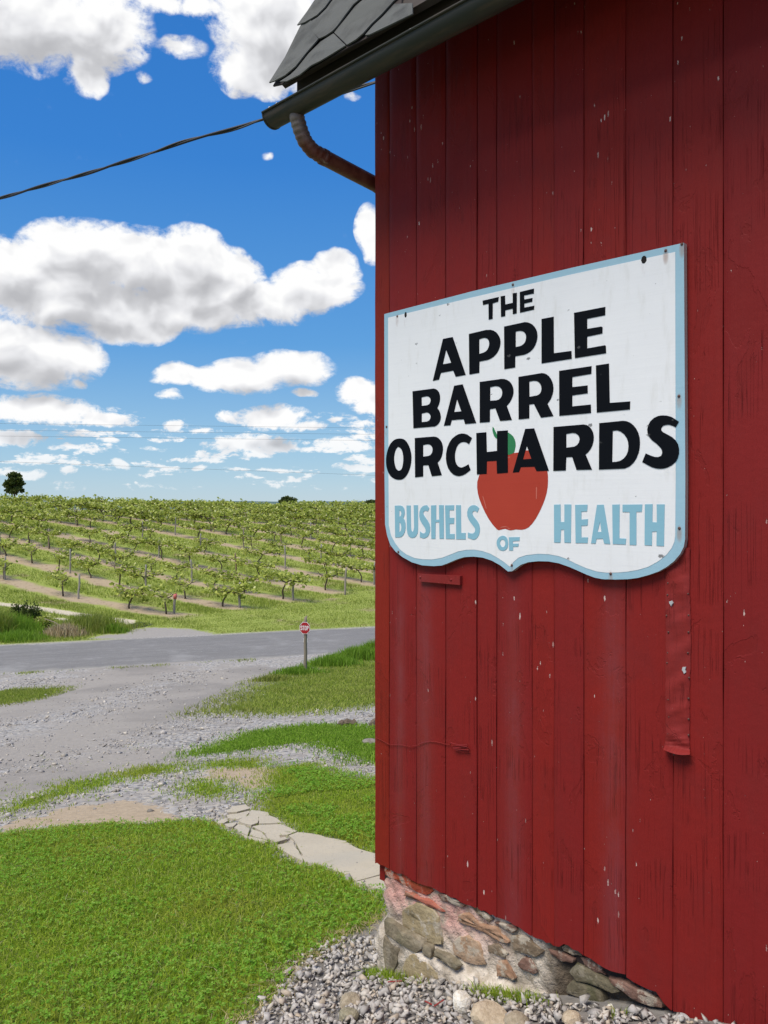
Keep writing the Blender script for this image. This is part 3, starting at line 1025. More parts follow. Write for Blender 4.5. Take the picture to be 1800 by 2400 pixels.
# ---- gutter
M_GUT, b, p, out = material('old_gutter_metal')
tc = b.n('ShaderNodeTexCoord')
n1 = b.noise(b.scale(tc.outputs['Object'], (4, 30, 30)), 1.0, 5, 0.6)
b.put(p.inputs['Base Color'], b.mix(b.ss(n1, 0.45, 0.7), (0.026, 0.028, 0.023), (0.060, 0.046, 0.033)))
p.inputs['Roughness'].default_value = 0.6
p.inputs['Specular IOR Level'].default_value = 0.35
GO, GZL, GR = 0.356, CAMZ + 1.482, 0.046
gs0 = -0.203
prof = []
for j in range(13):
    an = math.pi * (j / 12.0)
    prof.append((-GO - GR * math.cos(an), GZL - GR * math.sin(an) * 0.98))
prof = [(-GO - GR - 0.004, GZL - 0.004), (-GO - GR - 0.007, GZL + 0.003), (-GO - GR - 0.002, GZL + 0.006)] + prof
inner = [(y_ + (0.003 if y_ < -GO else -0.003), z_ + 0.003) for y_, z_ in prof[3:]][::-1]
loop = prof + inner
xs = np.linspace(gs0, WLEN + RAKE, 60)
V = [(x, y_, z_ + 0.002 * math.sin(x * 2.1)) for x in xs for y_, z_ in loop]
n_ = len(loop)
Fc = [(i * n_ + j, i * n_ + (j + 1) % n_, (i + 1) * n_ + (j + 1) % n_, (i + 1) * n_ + j) for i in range(len(xs) - 1) for j in range(n_)]
gutter = obj('gutter', mesh_from('gutter', V, Fc, M_GUT, True), barn, label='dark half-round gutter along the eave')
V, Fc = [], []
half = [(-GO - (GR + 0.002) * math.cos(math.pi * j / 14), GZL - (GR + 0.002) * math.sin(math.pi * j / 14)) for j in range(15)]
for x in (gs0 - 0.003, gs0 + 0.003):
    V += [(x, y_, z_) for y_, z_ in half]
Fc = [tuple(range(15))[::-1], tuple(range(15, 30))] + [(i, (i + 1) % 15, (i + 1) % 15 + 15, i + 15) for i in range(15)]
obj('end_cap', mesh_from('end_cap', V, Fc, M_GUT), gutter)
M_STEEL, b, p, out = material('galvanised_steel')
p.inputs['Base Color'].default_value = (0.35, 0.36, 0.36, 1)
p.inputs['Metallic'].default_value = 0.6
p.inputs['Roughness'].default_value = 0.45
for hx_ in (-0.185, -0.14, 0.55, 1.3):
    pts = [(hx_, -GO - GR * 0.9, GZL + 0.002), (hx_ + 0.004, -GO - 0.03, GZL + 0.022), (hx_ - 0.006, -GO + 0.02, GZL + 0.012), (hx_ + 0.006, -GO + 0.05, GZL + 0.05)]
    obj('hanger_wire', mesh_from('hanger_wire', *tube(pts, 0.0016, 5), M_STEEL), gutter)

# ---- downspout with its crimped elbow
M_SPOUT, b, p, out = material('rusty_red_downspout')
tc = b.n('ShaderNodeTexCoord')
co = tc.outputs['Object']
n1 = b.noise(co, 14.0, 6, 0.65)
n2 = b.noise(b.scale(co, (60, 10, 10)), 1.0, 4, 0.6)
c_ = b.mix(b.ss(n1, 0.42, 0.62), (0.11, 0.030, 0.020), (0.16, 0.058, 0.036))
sx = b.n('ShaderNodeSeparateXYZ', {0: co})
c_ = b.mix(b.m('MULTIPLY', b.ss(b.m('ADD', sx.outputs[2], b.m('MULTIPLY', n1, 0.1)), CAMZ + 1.375, CAMZ + 1.44), 0.85), c_, (0.15, 0.13, 0.11))
c_ = b.mix(b.ss(n2, 0.66, 0.72, 0.0, 0.6), c_, (0.35, 0.28, 0.24))
b.put(p.inputs['Base Color'], c_)
p.inputs['Roughness'].default_value = 0.5
p.inputs['Metallic'].default_value = 0.15
bump(b, p, n1, 0.3, 0.003)
ds = -0.062
ctrl = []
for x, y in ((694, 254), (696, 275), (703, 301), (713, 328), (730, 351), (754, 366), (805, 393), (880, 432)):
    k, v = px_dir(x, y)
    o_ = (ds * R2 * (1 + k) - k * YC + XC) / (R2 * (1 - k))
    ctrl.append((ds, -o_, CAMZ + v * (YC - R2 * (ds + o_))))
yl, zl = ctrl[-1][1], ctrl[-1][2]
ctrl += [(ds + 0.01, yl + 0.10, zl - 0.035), (ds + 0.02, yl + 0.18, zl - 0.06), (ds + 0.022, yl + 0.20, zl - 0.11), (ds + 0.022, yl + 0.203, CAMZ + 0.8), (ds + 0.022, yl + 0.203, 0.25), (ds + 0.01, yl + 0.203, 0.15)]
path, rad = [], []
for i in range(len(ctrl) - 1):
    sub = 8 if 1 <= i <= 4 else 3
    for j in range(sub):
        t = j / sub
        path.append(tuple(np.array(ctrl[i]) * (1 - t) + np.array(ctrl[i + 1]) * t))
        crimp = 0.0014 * math.sin((i * sub + j) * math.pi / 2.0) if 1 <= i <= 4 else 0.0
        rad.append(0.0285 + crimp + (0.0015 if i >= 5 else 0.0))
path.append(ctrl[-1])
rad.append(0.0285)
sp_ = obj('downspout', mesh_from('downspout', *tube(path, rad, 14), M_SPOUT, True), barn, label='rusty red brown downspout with a crimped elbow')
obj('joint_band', mesh_from('joint_band', *tube([ctrl[5], tuple(0.8 * np.array(ctrl[5]) + 0.2 * np.array(ctrl[6]))], [0.0318, 0.0314], 14), M_SPOUT, True), sp_)

# ---- foundation: mortar bed with the stones set in it
M_MORT, b, p, out = material('old_lime_mortar')
tc = b.n('ShaderNodeTexCoord')
co = tc.outputs['Object']
sx = b.n('ShaderNodeSeparateXYZ', {0: co})
n1 = b.noise(co, 18.0, 6, 0.65)
n2 = b.noise(co, 5.0, 5, 0.6)
n3 = b.noise(co, 90.0, 3, 0.6)
c_ = b.mix(b.ss(n1, 0.3, 0.7), (0.40, 0.335, 0.26), (0.72, 0.64, 0.55))
c_ = b.mix(b.ss(n2, 0.46, 0.62, 0.0, 0.7), c_, (0.22, 0.185, 0.14))
# spilled red paint tints the mortar near the boards on the left
pk = b.m('MULTIPLY', b.ss(sx.outputs[2], 0.22, 0.34), b.ss(sx.outputs[0], 0.75, 0.35))
c_ = b.mix(b.m('MULTIPLY', b.m('MULTIPLY', pk, b.ss(n1, 0.30, 0.55)), 0.8), c_, (0.55, 0.26, 0.22))
c_ = b.mix(b.ss(n3, 0.62, 0.74, 0.0, 0.7), c_, (0.12, 0.105, 0.09))
# darker where the mortar has fallen out at the right
c_ = b.mix(b.ss(b.m('ADD', sx.outputs[0], b.m('MULTIPLY', n2, 0.12)), 0.83, 0.92), c_, b.mix(n1, (0.075, 0.058, 0.042), (0.16, 0.125, 0.09)))
b.put(p.inputs['Base Color'], c_)
p.inputs['Roughness'].default_value = 0.95
p.inputs['Specular IOR Level'].default_value = 0.15
bump(b, p, b.m('ADD', b.m('MULTIPLY', n1, 0.8), b.m('MULTIPLY', n3, 0.35)), 1.0, 0.022)
foundation = obj('foundation', None, barn)
FS0 = 0.045


def mort_o(s, z):
    ledge = 0.045 * float(1 - sstep(z, 0.175 + 0.012 * math.sin(s * 11), 0.225 + 0.012 * math.sin(s * 11)))
    ledge *= float(1 - sstep(s, 0.80, 0.92))
    nz = 0.0045 * math.sin(s * 37 + 3 * math.sin(z * 29)) * math.cos(z * 41 + 2 * math.sin(s * 19)) + 0.004 * math.sin(s * 91 + z * 77)
    hollow = -0.035 * float(sstep(s, 0.84, 0.92)) - 0.05 * float(sstep(s, 0.42, 0.60)) * float(1 - sstep(z, 0.09 + 0.06 * s, 0.12 + 0.06 * s))
    return 0.006 + ledge + nz + hollow


cs_ = np.linspace(FS0, 1.9, 150)
rz_ = np.linspace(-0.25, 0.46, 60)
V = []
for s in cs_:
    for z in rz_:
        left = math.exp(-((s - FS0) / 0.018) ** 2) * 0.02
        V.append((s + (0.010 * math.sin(z * 35) + 0.006 * math.sin(z * 83)) * math.exp(-((s - FS0) / 0.06) ** 2), -(mort_o(s, z) - left), z))
n_ = len(rz_)
Fc = [(i * n_ + j, (i + 1) * n_ + j, (i + 1) * n_ + j + 1, i * n_ + j + 1) for i in range(len(cs_) - 1) for j in range(n_ - 1)]
n0 = len(V)
for j in range(n_):
    v = V[j]
    V.append((v[0], 1.2, v[2]))
Fc += [(j, j + 1, n0 + j + 1, n0 + j) for j in range(n_ - 1)]
obj('mortar', mesh_from('mortar', V, Fc, M_MORT, True), foundation)
Vf, Ff = merge([box(FS0 + 0.03, WLEN - 0.05, 0.08, WID - 0.05, -0.6, 0.38)])
obj('foundation_core', mesh_from('foundation_core', Vf, Ff, M_MORT), foundation)


def stone_mat(name, lo, hi, moss=0.0, paint=0.0):
    m, b, p, out = material(name)
    tc = b.n('ShaderNodeTexCoord')
    co = tc.outputs['Object']
    n1 = b.noise(co, 16.0, 6, 0.68)
    n2 = b.noise(co, 70.0, 4, 0.6)
    n3 = b.noise(b.scale(co, (6, 6, 30)), 1.0, 5, 0.6)
    c_ = b.mix(b.ss(n1, 0.3, 0.7), lo, hi)
    c_ = b.mix(b.ss(n2, 0.6, 0.74, 0.0, 0.75), c_, tuple(v * 0.42 for v in lo))
    c_ = b.mix(b.ss(n3, 0.55, 0.70, 0.0, 0.5), c_, tuple(v * 1.15 for v in hi))
    c_ = b.mix(b.ss(b.noise(co, 13.0, 6, 0.7), 0.52, 0.60, 0.0, 0.8 if not moss else 0.3), c_, b.mix(n2, (0.33, 0.28, 0.215), (0.56, 0.50, 0.41)))
    if moss:
        c_ = b.mix(b.m('MULTIPLY', b.ss(b.noise(co, 9.0, 5, 0.6), 0.48, 0.62), moss), c_, (0.055, 0.075, 0.022))
    if paint:
        c_ = b.mix(b.m('MULTIPLY', b.ss(b.noise(co, 22.0, 5, 0.6), 0.44, 0.56), paint), c_, (0.42, 0.075, 0.055))
    b.put(p.inputs['Base Color'], c_)
    p.inputs['Roughness'].default_value = 0.92
    p.inputs['Specular IOR Level'].default_value = 0.2
    bump(b, p, b.m('ADD', n1, b.m('MULTIPLY', n2, 0.45)), 0.75, 0.012)
    return m


MS = {
    'tan': stone_mat('tan_sandstone', (0.25, 0.195, 0.11), (0.40, 0.32, 0.195)),
    'pink': stone_mat('pink_sandstone', (0.30, 0.19, 0.115), (0.45, 0.32, 0.22)),
    'red': stone_mat('paint_spattered_stone', (0.27, 0.13, 0.085), (0.42, 0.23, 0.15), paint=0.55),
    'sill': stone_mat('orange_red_sill', (0.24, 0.045, 0.018), (0.34, 0.075, 0.03), paint=0.35),
    'orange': stone_mat('orange_stone', (0.27, 0.155, 0.095), (0.42, 0.255, 0.165)),
    'brown': stone_mat('brown_stone', (0.15, 0.11, 0.072), (0.24, 0.18, 0.125)),
    'redbrown': stone_mat('red_brown_stone', (0.14, 0.075, 0.055), (0.22, 0.13, 0.10)),
    'dark': stone_mat('mossy_dark_stone', (0.13, 0.105, 0.072), (0.27, 0.225, 0.155), moss=0.22),
    'green': stone_mat('green_stained_stone', (0.085, 0.072, 0.045), (0.17, 0.145, 0.095), moss=0.35),
}
S1, S2, S3 = (880, 2000, 6.9125), (1080, 2080, 5.925), (1280, 2160, 4.608)
STONES = [
    ('sill', 'sill', S1, 0.012, 0.012, [(118, 215), (350, 320), (600, 425), (700, 495), (930, 560), (920, 625), (800, 690), (500, 560), (300, 450), (128, 350)]),
    ('red', 'stone', S1, 0.016, 0.014, [(450, 620), (640, 700), (760, 740), (900, 800), (1100, 960), (1040, 972), (860, 890), (650, 770), (430, 685)]),
    ('redbrown', 'stone', S1, 0.016, 0.016, [(970, 690), (1030, 610), (1150, 690), (1290, 760), (1445, 850), (1400, 888), (1250, 840), (1050, 770)]),
    ('tan', 'stone', S1, 0.014, 0.020, [(400, 940), (440, 900), (620, 810), (700, 830), (880, 900), (960, 990), (1000, 1100), (1010, 1250), (1060, 1500), (880, 1500), (700, 1420), (520, 1290), (400, 1200)]),
    ('dark', 'stone', S1, 0.052, 0.022, [(105, 1090), (250, 1150), (400, 1270), (560, 1335), (720, 1445), (740, 1560), (640, 1640), (480, 1550), (300, 1430), (120, 1320)]),
    ('dark', 'stone', S1, 0.052, 0.026, [(105, 1350), (220, 1470), (340, 1580), (330, 1740), (250, 1950), (130, 1950), (92, 1650)]),
    ('tan', 'stone', S1, 0.050, 0.030, [(390, 1880), (470, 1680), (620, 1640), (700, 1740), (830, 1830), (980, 1950), (1000, 2150), (850, 2140), (700, 2100), (480, 2060)]),
    ('dark', 'stone', S1, 0.050, 0.018, [(730, 1490), (870, 1530), (890, 1640), (860, 1720), (740, 1640)]),
    ('dark', 'stone', S1, 0.052, 0.014, [(920, 1590), (1080, 1650), (1210, 1720), (1330, 1850), (1280, 1920), (1150, 1850), (1010, 1740), (920, 1680)]),
    ('dark', 'stone', S1, 0.030, 0.024, [(760, 1730), (960, 1760), (1170, 1960), (1110, 2130), (1010, 2150), (960, 1930), (840, 1830)]),
    ('orange', 'stone', S2, 0.014, 0.018, [(-70, 400), (0, 372), (130, 400), (270, 535), (480, 570), (520, 660), (665, 770), (640, 800), (500, 770), (300, 640), (100, 540), (-75, 465)]),
    ('pink', 'stone', S2, 0.014, 0.020, [(-150, 790), (-60, 700), (60, 685), (210, 770), (280, 920), (335, 1090), (200, 1100), (20, 1050), (-120, 950)]),
    ('redbrown', 'stone', S2, 0.016, 0.014, [(435, 500), (560, 508), (640, 530), (740, 500), (765, 600), (700, 645), (560, 575)]),
    ('brown', 'stone', S2, 0.012, 0.020, [(110, 250), (210, 255), (330, 370), (420, 470), (380, 500), (250, 400), (140, 300)]),
    ('brown', 'stone', S2, 0.014, 0.018, [(670, 680), (860, 680), (980, 790), (1130, 910), (1020, 985), (850, 930), (720, 880), (680, 800)]),
    ('brown', 'stone', S2, 0.014, 0.014, [(350, 820), (500, 800), (560, 870), (640, 930), (610, 985), (480, 950), (350, 900)]),
    ('orange', 'stone', S2, 0.016, 0.026, [(480, 1050), (590, 1040), (640, 1120), (730, 1280), (690, 1315), (560, 1260), (480, 1250), (460, 1150)]),
    ('redbrown', 'stone', S2, 0.014, 0.016, [(760, 1080), (850, 980), (930, 1010), (1050, 1190), (980, 1230), (830, 1160)]),
    ('redbrown', 'stone', S2, 0.010, 0.018, [(1180, 870), (1300, 890), (1550, 1010), (1540, 1060), (1380, 1040), (1220, 930)]),
    ('dark', 'stone', S2, 0.014, 0.020, [(-60, 1110), (0, 1120), (200, 1190), (330, 1280), (420, 1375), (250, 1340), (0, 1230), (-80, 1170)]),
    ('green', 'stone', S2, -0.015, 0.030, [(40, 1260), (260, 1350), (420, 1400), (560, 1440), (500, 1540), (250, 1500), (40, 1400), (-40, 1320)]),
    ('brown', 'stone', S3, 0.004, 0.018, [(150, 285), (225, 225), (360, 340), (380, 390), (270, 380), (160, 320)]),
    ('green', 'stone', S3, 0.0, 0.030, [(215, 560), (300, 470), (470, 540), (640, 640), (800, 770), (700, 795), (540, 725), (300, 650)]),
    ('green', 'stone', S3, -0.005, 0.034, [(195, 710), (260, 650), (430, 690), (560, 760), (610, 890), (560, 960), (350, 850), (190, 790)]),
    ('redbrown', 'stone', S3, 0.004, 0.034, [(640, 620), (760, 640), (900, 700), (1060, 780), (1220, 860), (1250, 950), (1120, 930), (900, 845), (700, 710)]),
    ('redbrown', 'stone', S3, 0.0, 0.018, [(355, 390), (470, 400), (570, 480), (640, 600), (520, 560), (400, 480)]),
    ('tan', 'stone', S3, -0.01, 0.035, [(-90, 790), (0, 770), (100, 760), (200, 840), (170, 940), (20, 950), (-80, 900)]),
    ('redbrown', 'stone', S3, -0.004, 0.012, [(880, 640), (1000, 690), (1180, 760), (1235, 830), (1120, 800), (930, 700)]),
]
for kind, nm, crop, o_, h_, pts in STONES:
    ring = wp(T(*crop, smooth_closed(pts, 2) if nm == 'sill' else [q_ for i_ in range(len(pts)) for q_ in (pts[i_], ((pts[i_][0] + pts[(i_ + 1) % len(pts)][0]) / 2 + random.uniform(-9, 9), (pts[i_][1] + pts[(i_ + 1) % len(pts)][1]) / 2 + random.uniform(-9, 9)))]), o_ + h_ * 0.5)
    n_ = len(ring)
    cx_ = sum(q[0] for q in ring) / n_
    cz_ = sum(q[1] for q in ring) / n_
    V, Fc = [], []
    h_ = h_ * 0.42
    o_ = o_ - 0.005
    # broken sides, then a nearly flat face on vertices of its own
    groups = [[(1.04, -0.05), (1.0, 0.55)], [(1.0, 0.55), (0.955, 0.92)], [(0.955, 0.92), (0.75, 1.0), (0.4, 1.03)]]
    for gi_, layers in enumerate(groups):
        v0 = len(V)
        for sc_i, dd in layers:
            for j, (s, z) in enumerate(ring):
                jt = 0.0022 * math.sin(j * 2.3 + s * 90 + dd * 3)
                tex = 0.0016 * math.sin(s * 120 + z * 40) * math.sin(z * 150)
                V.append((cx_ + (s - cx_) * sc_i + jt, -(o_ - 0.015 + (h_ + 0.015) * dd + (tex if dd > 0.5 else 0)), cz_ + (z - cz_) * sc_i + jt))
        for L in range(len(layers) - 1):
            for j in range(n_):
                j2 = (j + 1) % n_
                Fc.append((v0 + L * n_ + j, v0 + L * n_ + j2, v0 + (L + 1) * n_ + j2, v0 + (L + 1) * n_ + j))
    last = len(V) - n_
    V.append((cx_, -(o_ - 0.015 + (h_ + 0.015) * 1.03), cz_))
    for j in range(n_):
        Fc.append((last + j, last + (j + 1) % n_, len(V) - 1))
    area = sum(ring[i][0] * ring[(i + 1) % n_][1] - ring[(i + 1) % n_][0] * ring[i][1] for i in range(n_))
    if area < 0:
        Fc = [f[::-1] for f in Fc]
    obj(nm, mesh_from(nm, V, Fc, MS[kind], True), foundation)

# ---- things nailed to the wall
# riveted strip of sheet metal
V, Fc = [], []
zs_ = np.linspace(0, 1, 60)
sp_px = (1340, 1300, 3.606)
L0 = T(*sp_px, [(800, -60), (790, 300), (795, 700), (790, 1200), (795, 1540), (778, 1650)])
R0 = T(*sp_px, [(1000, -60), (995, 300), (1008, 700), (995, 1200), (995, 1540), (998, 1690)])
tl = np.linspace(0, 1, 6)
rs_ = np.random.default_rng(5)
nzz = 10
for i, t in enumerate(zs_):
    lx, ly = np.interp(t, tl, [q[0] for q in L0]), np.interp(t, tl, [q[1] for q in L0])
    rx_, ry_ = np.interp(t, tl, [q[0] for q in R0]), np.interp(t, tl, [q[1] for q in R0])
    for j in range(nzz):
        u = j / (nzz - 1)
        o_ = 0.030 + 0.0022 * math.sin(t * 47 + 2.0 * math.sin(u * 3 + t * 9)) + 0.0012 * math.sin(t * 113 + u * 4)
        if t > 0.93:
            o_ += 0.022 * ((t - 0.93) / 0.07) ** 1.4
        if j in (0, nzz - 1):
            o_ = 0.026 + (0.0 if t < 0.93 else 0.02 * ((t - 0.93) / 0.07))
        s, z = wall_px(lx + (rx_ - lx) * u, ly + (ry_ - ly) * u + (5 * math.sin(u * 3.1) if i == len(zs_) - 1 else 0), o_)
        V.append((s + float(rs_.normal(0, 0.0006)) * (j in (0, nzz - 1)), -o_, z))
for i in range(len(zs_) - 1):
    for j in range(nzz - 1):
        a = i * nzz + j
        Fc.append((a, a + nzz, a + nzz + 1, a + 1))
n_ = len(V)
V += [(v[0], v[1] + 0.0012, v[2]) for v in V]
Fc += [tuple(i + n_ for i in f[::-1]) for f in Fc]
strip = obj('metal_strip', mesh_from('metal_strip', V, Fc, M_REDM, True), barn, label='crumpled red painted metal strip with a curled lower end')
M_RUST, b, p, out = material('rusty_nail')
p.inputs['Base Color'].default_value = (0.11, 0.055, 0.045, 1)
p.inputs['Roughness'].default_value = 0.7
p.inputs['Metallic'].default_value = 0.3
M_BARE, b, p, out = material('bare_zinc_patch')
tc = b.n('ShaderNodeTexCoord')
b.put(p.inputs['Base Color'], b.mix(b.noise(tc.outputs['Object'], 120.0, 3), (0.30, 0.32, 0.33), (0.55, 0.56, 0.56)))
p.inputs['Roughness'].default_value = 0.6


def dome(name, s, o, z, r, h, mat, parent, n=10, seg=3):
    V, Fc = [], []
    for i in range(seg):
        a = (math.pi / 2) * i / seg
        for j in range(n):
            t = 2 * math.pi * j / n
            V.append((s + r * math.cos(a) * math.cos(t), -(o + h * math.sin(a)), z + r * math.cos(a) * math.sin(t)))
    V.append((s, -(o + h), z))
    for i in range(seg - 1):
        for j in range(n):
            Fc.append((i * n + j, i * n + (j + 1) % n, (i + 1) * n + (j + 1) % n, (i + 1) * n + j))
    for j in range(n):
        Fc.append(((seg - 1) * n + j, (seg - 1) * n + (j + 1) % n, len(V) - 1))
    return obj(name, mesh_from(name, V, Fc, mat, True), parent)


for x, y in T(*sp_px, [(812, 240), (808, 340), (980, 330), (800, 515), (985, 512), (815, 655), (985, 655), (812, 830), (980, 830), (805, 915), (990, 1040), (820, 1140), (985, 1215), (815, 1225), (820, 1370), (985, 1390), (815, 1515), (985, 1525), (862, 1690)]):
    s, z = wall_px(x, y, 0.03)
    dome('rivet', s, 0.0285, z, 0.0030, 0.0035, M_RUST, strip, 8, 2)
for x, y, r in ((838, 408, 0.010), (948, 970, 0.0125)):
    (xx, yy), = T(*sp_px, [(x, y)])
    s, z = wall_px(xx, yy, 0.033)
    pts = [(s + r * (0.75 + 0.35 * math.sin(k * 2.7 + x)) * math.cos(k * 0.7) * 0.6, z + r * (0.75 + 0.35 * math.sin(k * 1.9)) * math.sin(k * 0.7)) for k in range(9)]
    V, Fc = plate(pts, [], -0.0342, -0.028)
    obj('bare_patch', mesh_from('bare_patch', V, Fc, M_BARE), strip)
# short batten nailed below the sign
bp = (880, 1300, 3.606)
pts = wp(T(*bp, [(362, 160), (718, 180), (716, 256), (372, 226)]), 0.036)
V, Fc = plate(pts, [], -0.038, -0.020)
bat = obj('batten', mesh_from('batten', V, Fc, M_REDM), barn, label='short red batten nailed across the boards')
for x, y in T(*bp, [(378, 190), (640, 212)]):
    s, z = wall_px(x, y, 0.038)
    dome('nail', s, 0.0375, z, 0.005, 0.004, M_REDM, bat, 8, 2)
# thin wire ending in a twisted hank
wpath = [(wall_px(x, y, 0.030)[0], -0.0285, wall_px(x, y, 0.030)[1]) for x, y in T(*bp, [(0, 1545), (60, 1575), (115, 1605), (200, 1605), (290, 1622), (350, 1612), (400, 1588), (460, 1578), (520, 1584), (590, 1602), (630, 1606)])]
wire = obj('wire', mesh_from('wire', *tube(wpath, 0.0011, 5), M_REDM), barn, label='thin painted wire ending in a small twisted hank')
hank = T(*bp, [(630, 1606), (640, 1590), (690, 1608), (770, 1608), (778, 1622), (700, 1612), (660, 1622), (665, 1640), (790, 1650), (780, 1665), (690, 1655), (660, 1632), (720, 1630), (785, 1632)])
hp = [(wall_px(x, y, 0.034)[0], -0.033 - 0.004 * math.sin(i * 1.9), wall_px(x, y, 0.034)[1]) for i, (x, y) in enumerate(hank)]
obj('hank', mesh_from('hank', *tube(hp, 0.0019, 5), M_REDM), wire)

# ------------------------------------------------------------------ the painted sign
SO = 0.046                        # front face in front of the wall plane
sign = thing('painted_sign', 'white shield-shaped orchard sign with blue border screwed to the red barn wall', 'sign', (XC, YC, 0), math.radians(-45))


SCREWS = []
for crop_, pts_ in (((880, 540, 2.1829), [(112, 440), (703, 278), (1485, 104), (1568, 70), (1553, 848), (57, 1005), (155, 440), (1374, 160)]), ((900, 1120, 4.1475), [(140, 720), (1243, 850)]), ((1230, 1120, 4.1475), [(835, 932), (1503, 490)])):
    SCREWS += wp(T(*crop_, pts_), SO)


def paint(name, lo, hi, rough=0.5, scuff=0.0, scuffc=(0.08, 0.08, 0.08), dirt=0.0):
    m, b, p, out = material(name)
    tc = b.n('ShaderNodeTexCoord')
    co = tc.outputs['Object']
    n1 = b.noise(co, 4.0, 5, 0.6)
    c_ = b.mix(n1, lo, hi)
    if dirt:
        n2 = b.noise(b.scale(co, (30, 30, 7)), 1.0, 5, 0.65)
        c_ = b.mix(b.ss(n2, 0.50, 0.8, 0.0, dirt), c_, tuple(v * f for v, f in zip(lo, (0.72, 0.70, 0.62))))
        br = b.noise(b.scale(co, (5, 5, 160)), 1.0, 4, 0.6)
        c_ = b.mix(b.ss(br, 0.45, 0.7, 0.0, 0.10), c_, tuple(v * 0.86 for v in lo))
        # rust bleeding down from the screws
        xz = b.n('ShaderNodeSeparateXYZ', {0: co})
        near_ = None
        for s_, z_ in SCREWS:
            dx = b.m('MULTIPLY', b.m('SUBTRACT', xz.outputs[0], s_), 95.0)
            dz = b.m('MULTIPLY', b.m('ADD', b.m('SUBTRACT', xz.outputs[2], z_), 0.016), 34.0)
            e_ = b.m('ADD', b.m('MULTIPLY', dx, dx), b.m('MULTIPLY', dz, dz))
            near_ = e_ if near_ is None else b.m('MINIMUM', near_, e_)
        c_ = b.mix(b.m('MULTIPLY', b.ss(near_, 0.0, 1.0, 0.55, 0.0), b.ss(n2, 0.35, 0.6)), c_, (0.30, 0.17, 0.11))
    if scuff:
        v = b.n('ShaderNodeTexVoronoi', {'Vector': b.scale(co, (26, 26, 44)), 'Scale': 1.0}, feature='F1')
        vc = b.n('ShaderNodeSeparateColor', {0: v.outputs['Color']})
        siz = b.ss(vc.outputs[0], 0.90, 1.0, 0.0, 0.26)
        wob_ = b.m('MULTIPLY', b.m('SUBTRACT', b.noise(co, 170.0, 3, 0.7), 0.5), 0.55)
        f = b.ss(b.m('SUBTRACT', siz, b.m('ADD', v.outputs['Distance'], wob_)), 0.0, 0.05)
        c_ = b.mix(b.m('MULTIPLY', f, scuff), c_, scuffc)
    b.put(p.inputs['Base Color'], c_)
    p.inputs['Roughness'].default_value = rough
    p.inputs['Specular IOR Level'].default_value = 0.3
    bump(b, p, b.m('ADD', b.noise(co, 60.0, 4, 0.6), b.noise(b.scale(co, (3, 3, 120)), 1.0, 3)), 0.12, 0.002)
    return m


M_WHITE = paint('sign_white_paint', (0.70, 0.705, 0.72), (0.78, 0.785, 0.795), 0.42, 0.8, dirt=0.32)
M_BLUE = paint('sign_blue_border', (0.26, 0.44, 0.54), (0.33, 0.50, 0.60), 0.5, 0.5, (0.14, 0.16, 0.17), dirt=0.15)
M_BLUEL = paint('sign_blue_lettering', (0.19, 0.40, 0.50), (0.25, 0.46, 0.56), 0.5)
M_BLACK = paint('sign_black_lettering', (0.0025, 0.0035, 0.0058), (0.0042, 0.0055, 0.0085), 0.75, 0.45, (0.12, 0.12, 0.12))
for nd in M_BLACK.node_tree.nodes:
    if nd.type == 'BSDF_PRINCIPLED':
        nd.inputs['Specular IOR Level'].default_value = 0.08
M_APPLE = paint('painted_apple_red', (0.34, 0.032, 0.016), (0.41, 0.045, 0.022), 0.45, 0.25, (0.6, 0.3, 0.25))
M_LEAF = paint('painted_leaf_green', (0.010, 0.10, 0.035), (0.035, 0.24, 0.09), 0.5, 0.5, (0.25, 0.5, 0.3))
M_EDGE = paint('sign_raw_edge', (0.30, 0.22, 0.20), (0.45, 0.38, 0.36), 0.8)
M_HOLE, b, p, out = material('hole_shade')
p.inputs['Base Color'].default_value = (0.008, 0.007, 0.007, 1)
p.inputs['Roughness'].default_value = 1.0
cG, cH, c2 = (900, 1120, 4.1475), (1230, 1120, 4.1475), (880, 540, 2.1829)
outer = (T(*c2, [(45, 428), (500, 310), (1000, 192), (1578, 63)]) + T(*cH, [(1560, 0), (1557, 600), (1545, 670), (1510, 740), (1450, 810), (1380, 865), (1300, 910), (1200, 945), (1100, 972), (1000, 985), (880, 988), (760, 985), (680, 970), (600, 940), (500, 895), (430, 865), (330, 830), (230, 812), (130, 810)])
         + T(*cG, [(1400, 820), (1330, 845), (1280, 880), (1245, 908), (1205, 910), (1180, 890), (1130, 850), (1050, 805), (960, 775), (870, 765), (780, 770), (700, 795), (620, 830), (560, 852), (480, 858), (370, 850), (270, 820), (180, 770), (110, 715), (60, 650), (30, 560), (10, 450), (5, 0)]))
innerp = (T(*c2, [(65, 447), (500, 342), (1000, 226), (1534, 110)]) + T(*cH, [(1468, 0), (1463, 560), (1455, 620), (1430, 680), (1380, 745), (1300, 810), (1200, 865), (1100, 895), (1000, 912), (900, 920), (800, 922), (700, 910), (600, 878), (500, 835), (400, 785), (330, 760), (230, 742), (130, 738)])
          + T(*cG, [(1380, 752), (1310, 775), (1262, 815), (1225, 864), (1170, 820), (1110, 780), (1040, 740), (960, 712), (880, 698), (800, 700), (720, 715), (640, 748), (560, 778), (470, 793), (380, 792), (300, 780), (220, 745), (160, 700), (110, 635), (70, 560), (48, 460), (45, 0)]))


def sign_part(name, loops, mat, lift, back, label=None, parent=None):
    lp = [wp(q, SO) for q in loops]
    V, Fc = plate(lp[0], lp[1:], -(SO + lift), -(SO + back))
    return obj(name, mesh_from(name, V, Fc, mat), parent or sign, label=label)


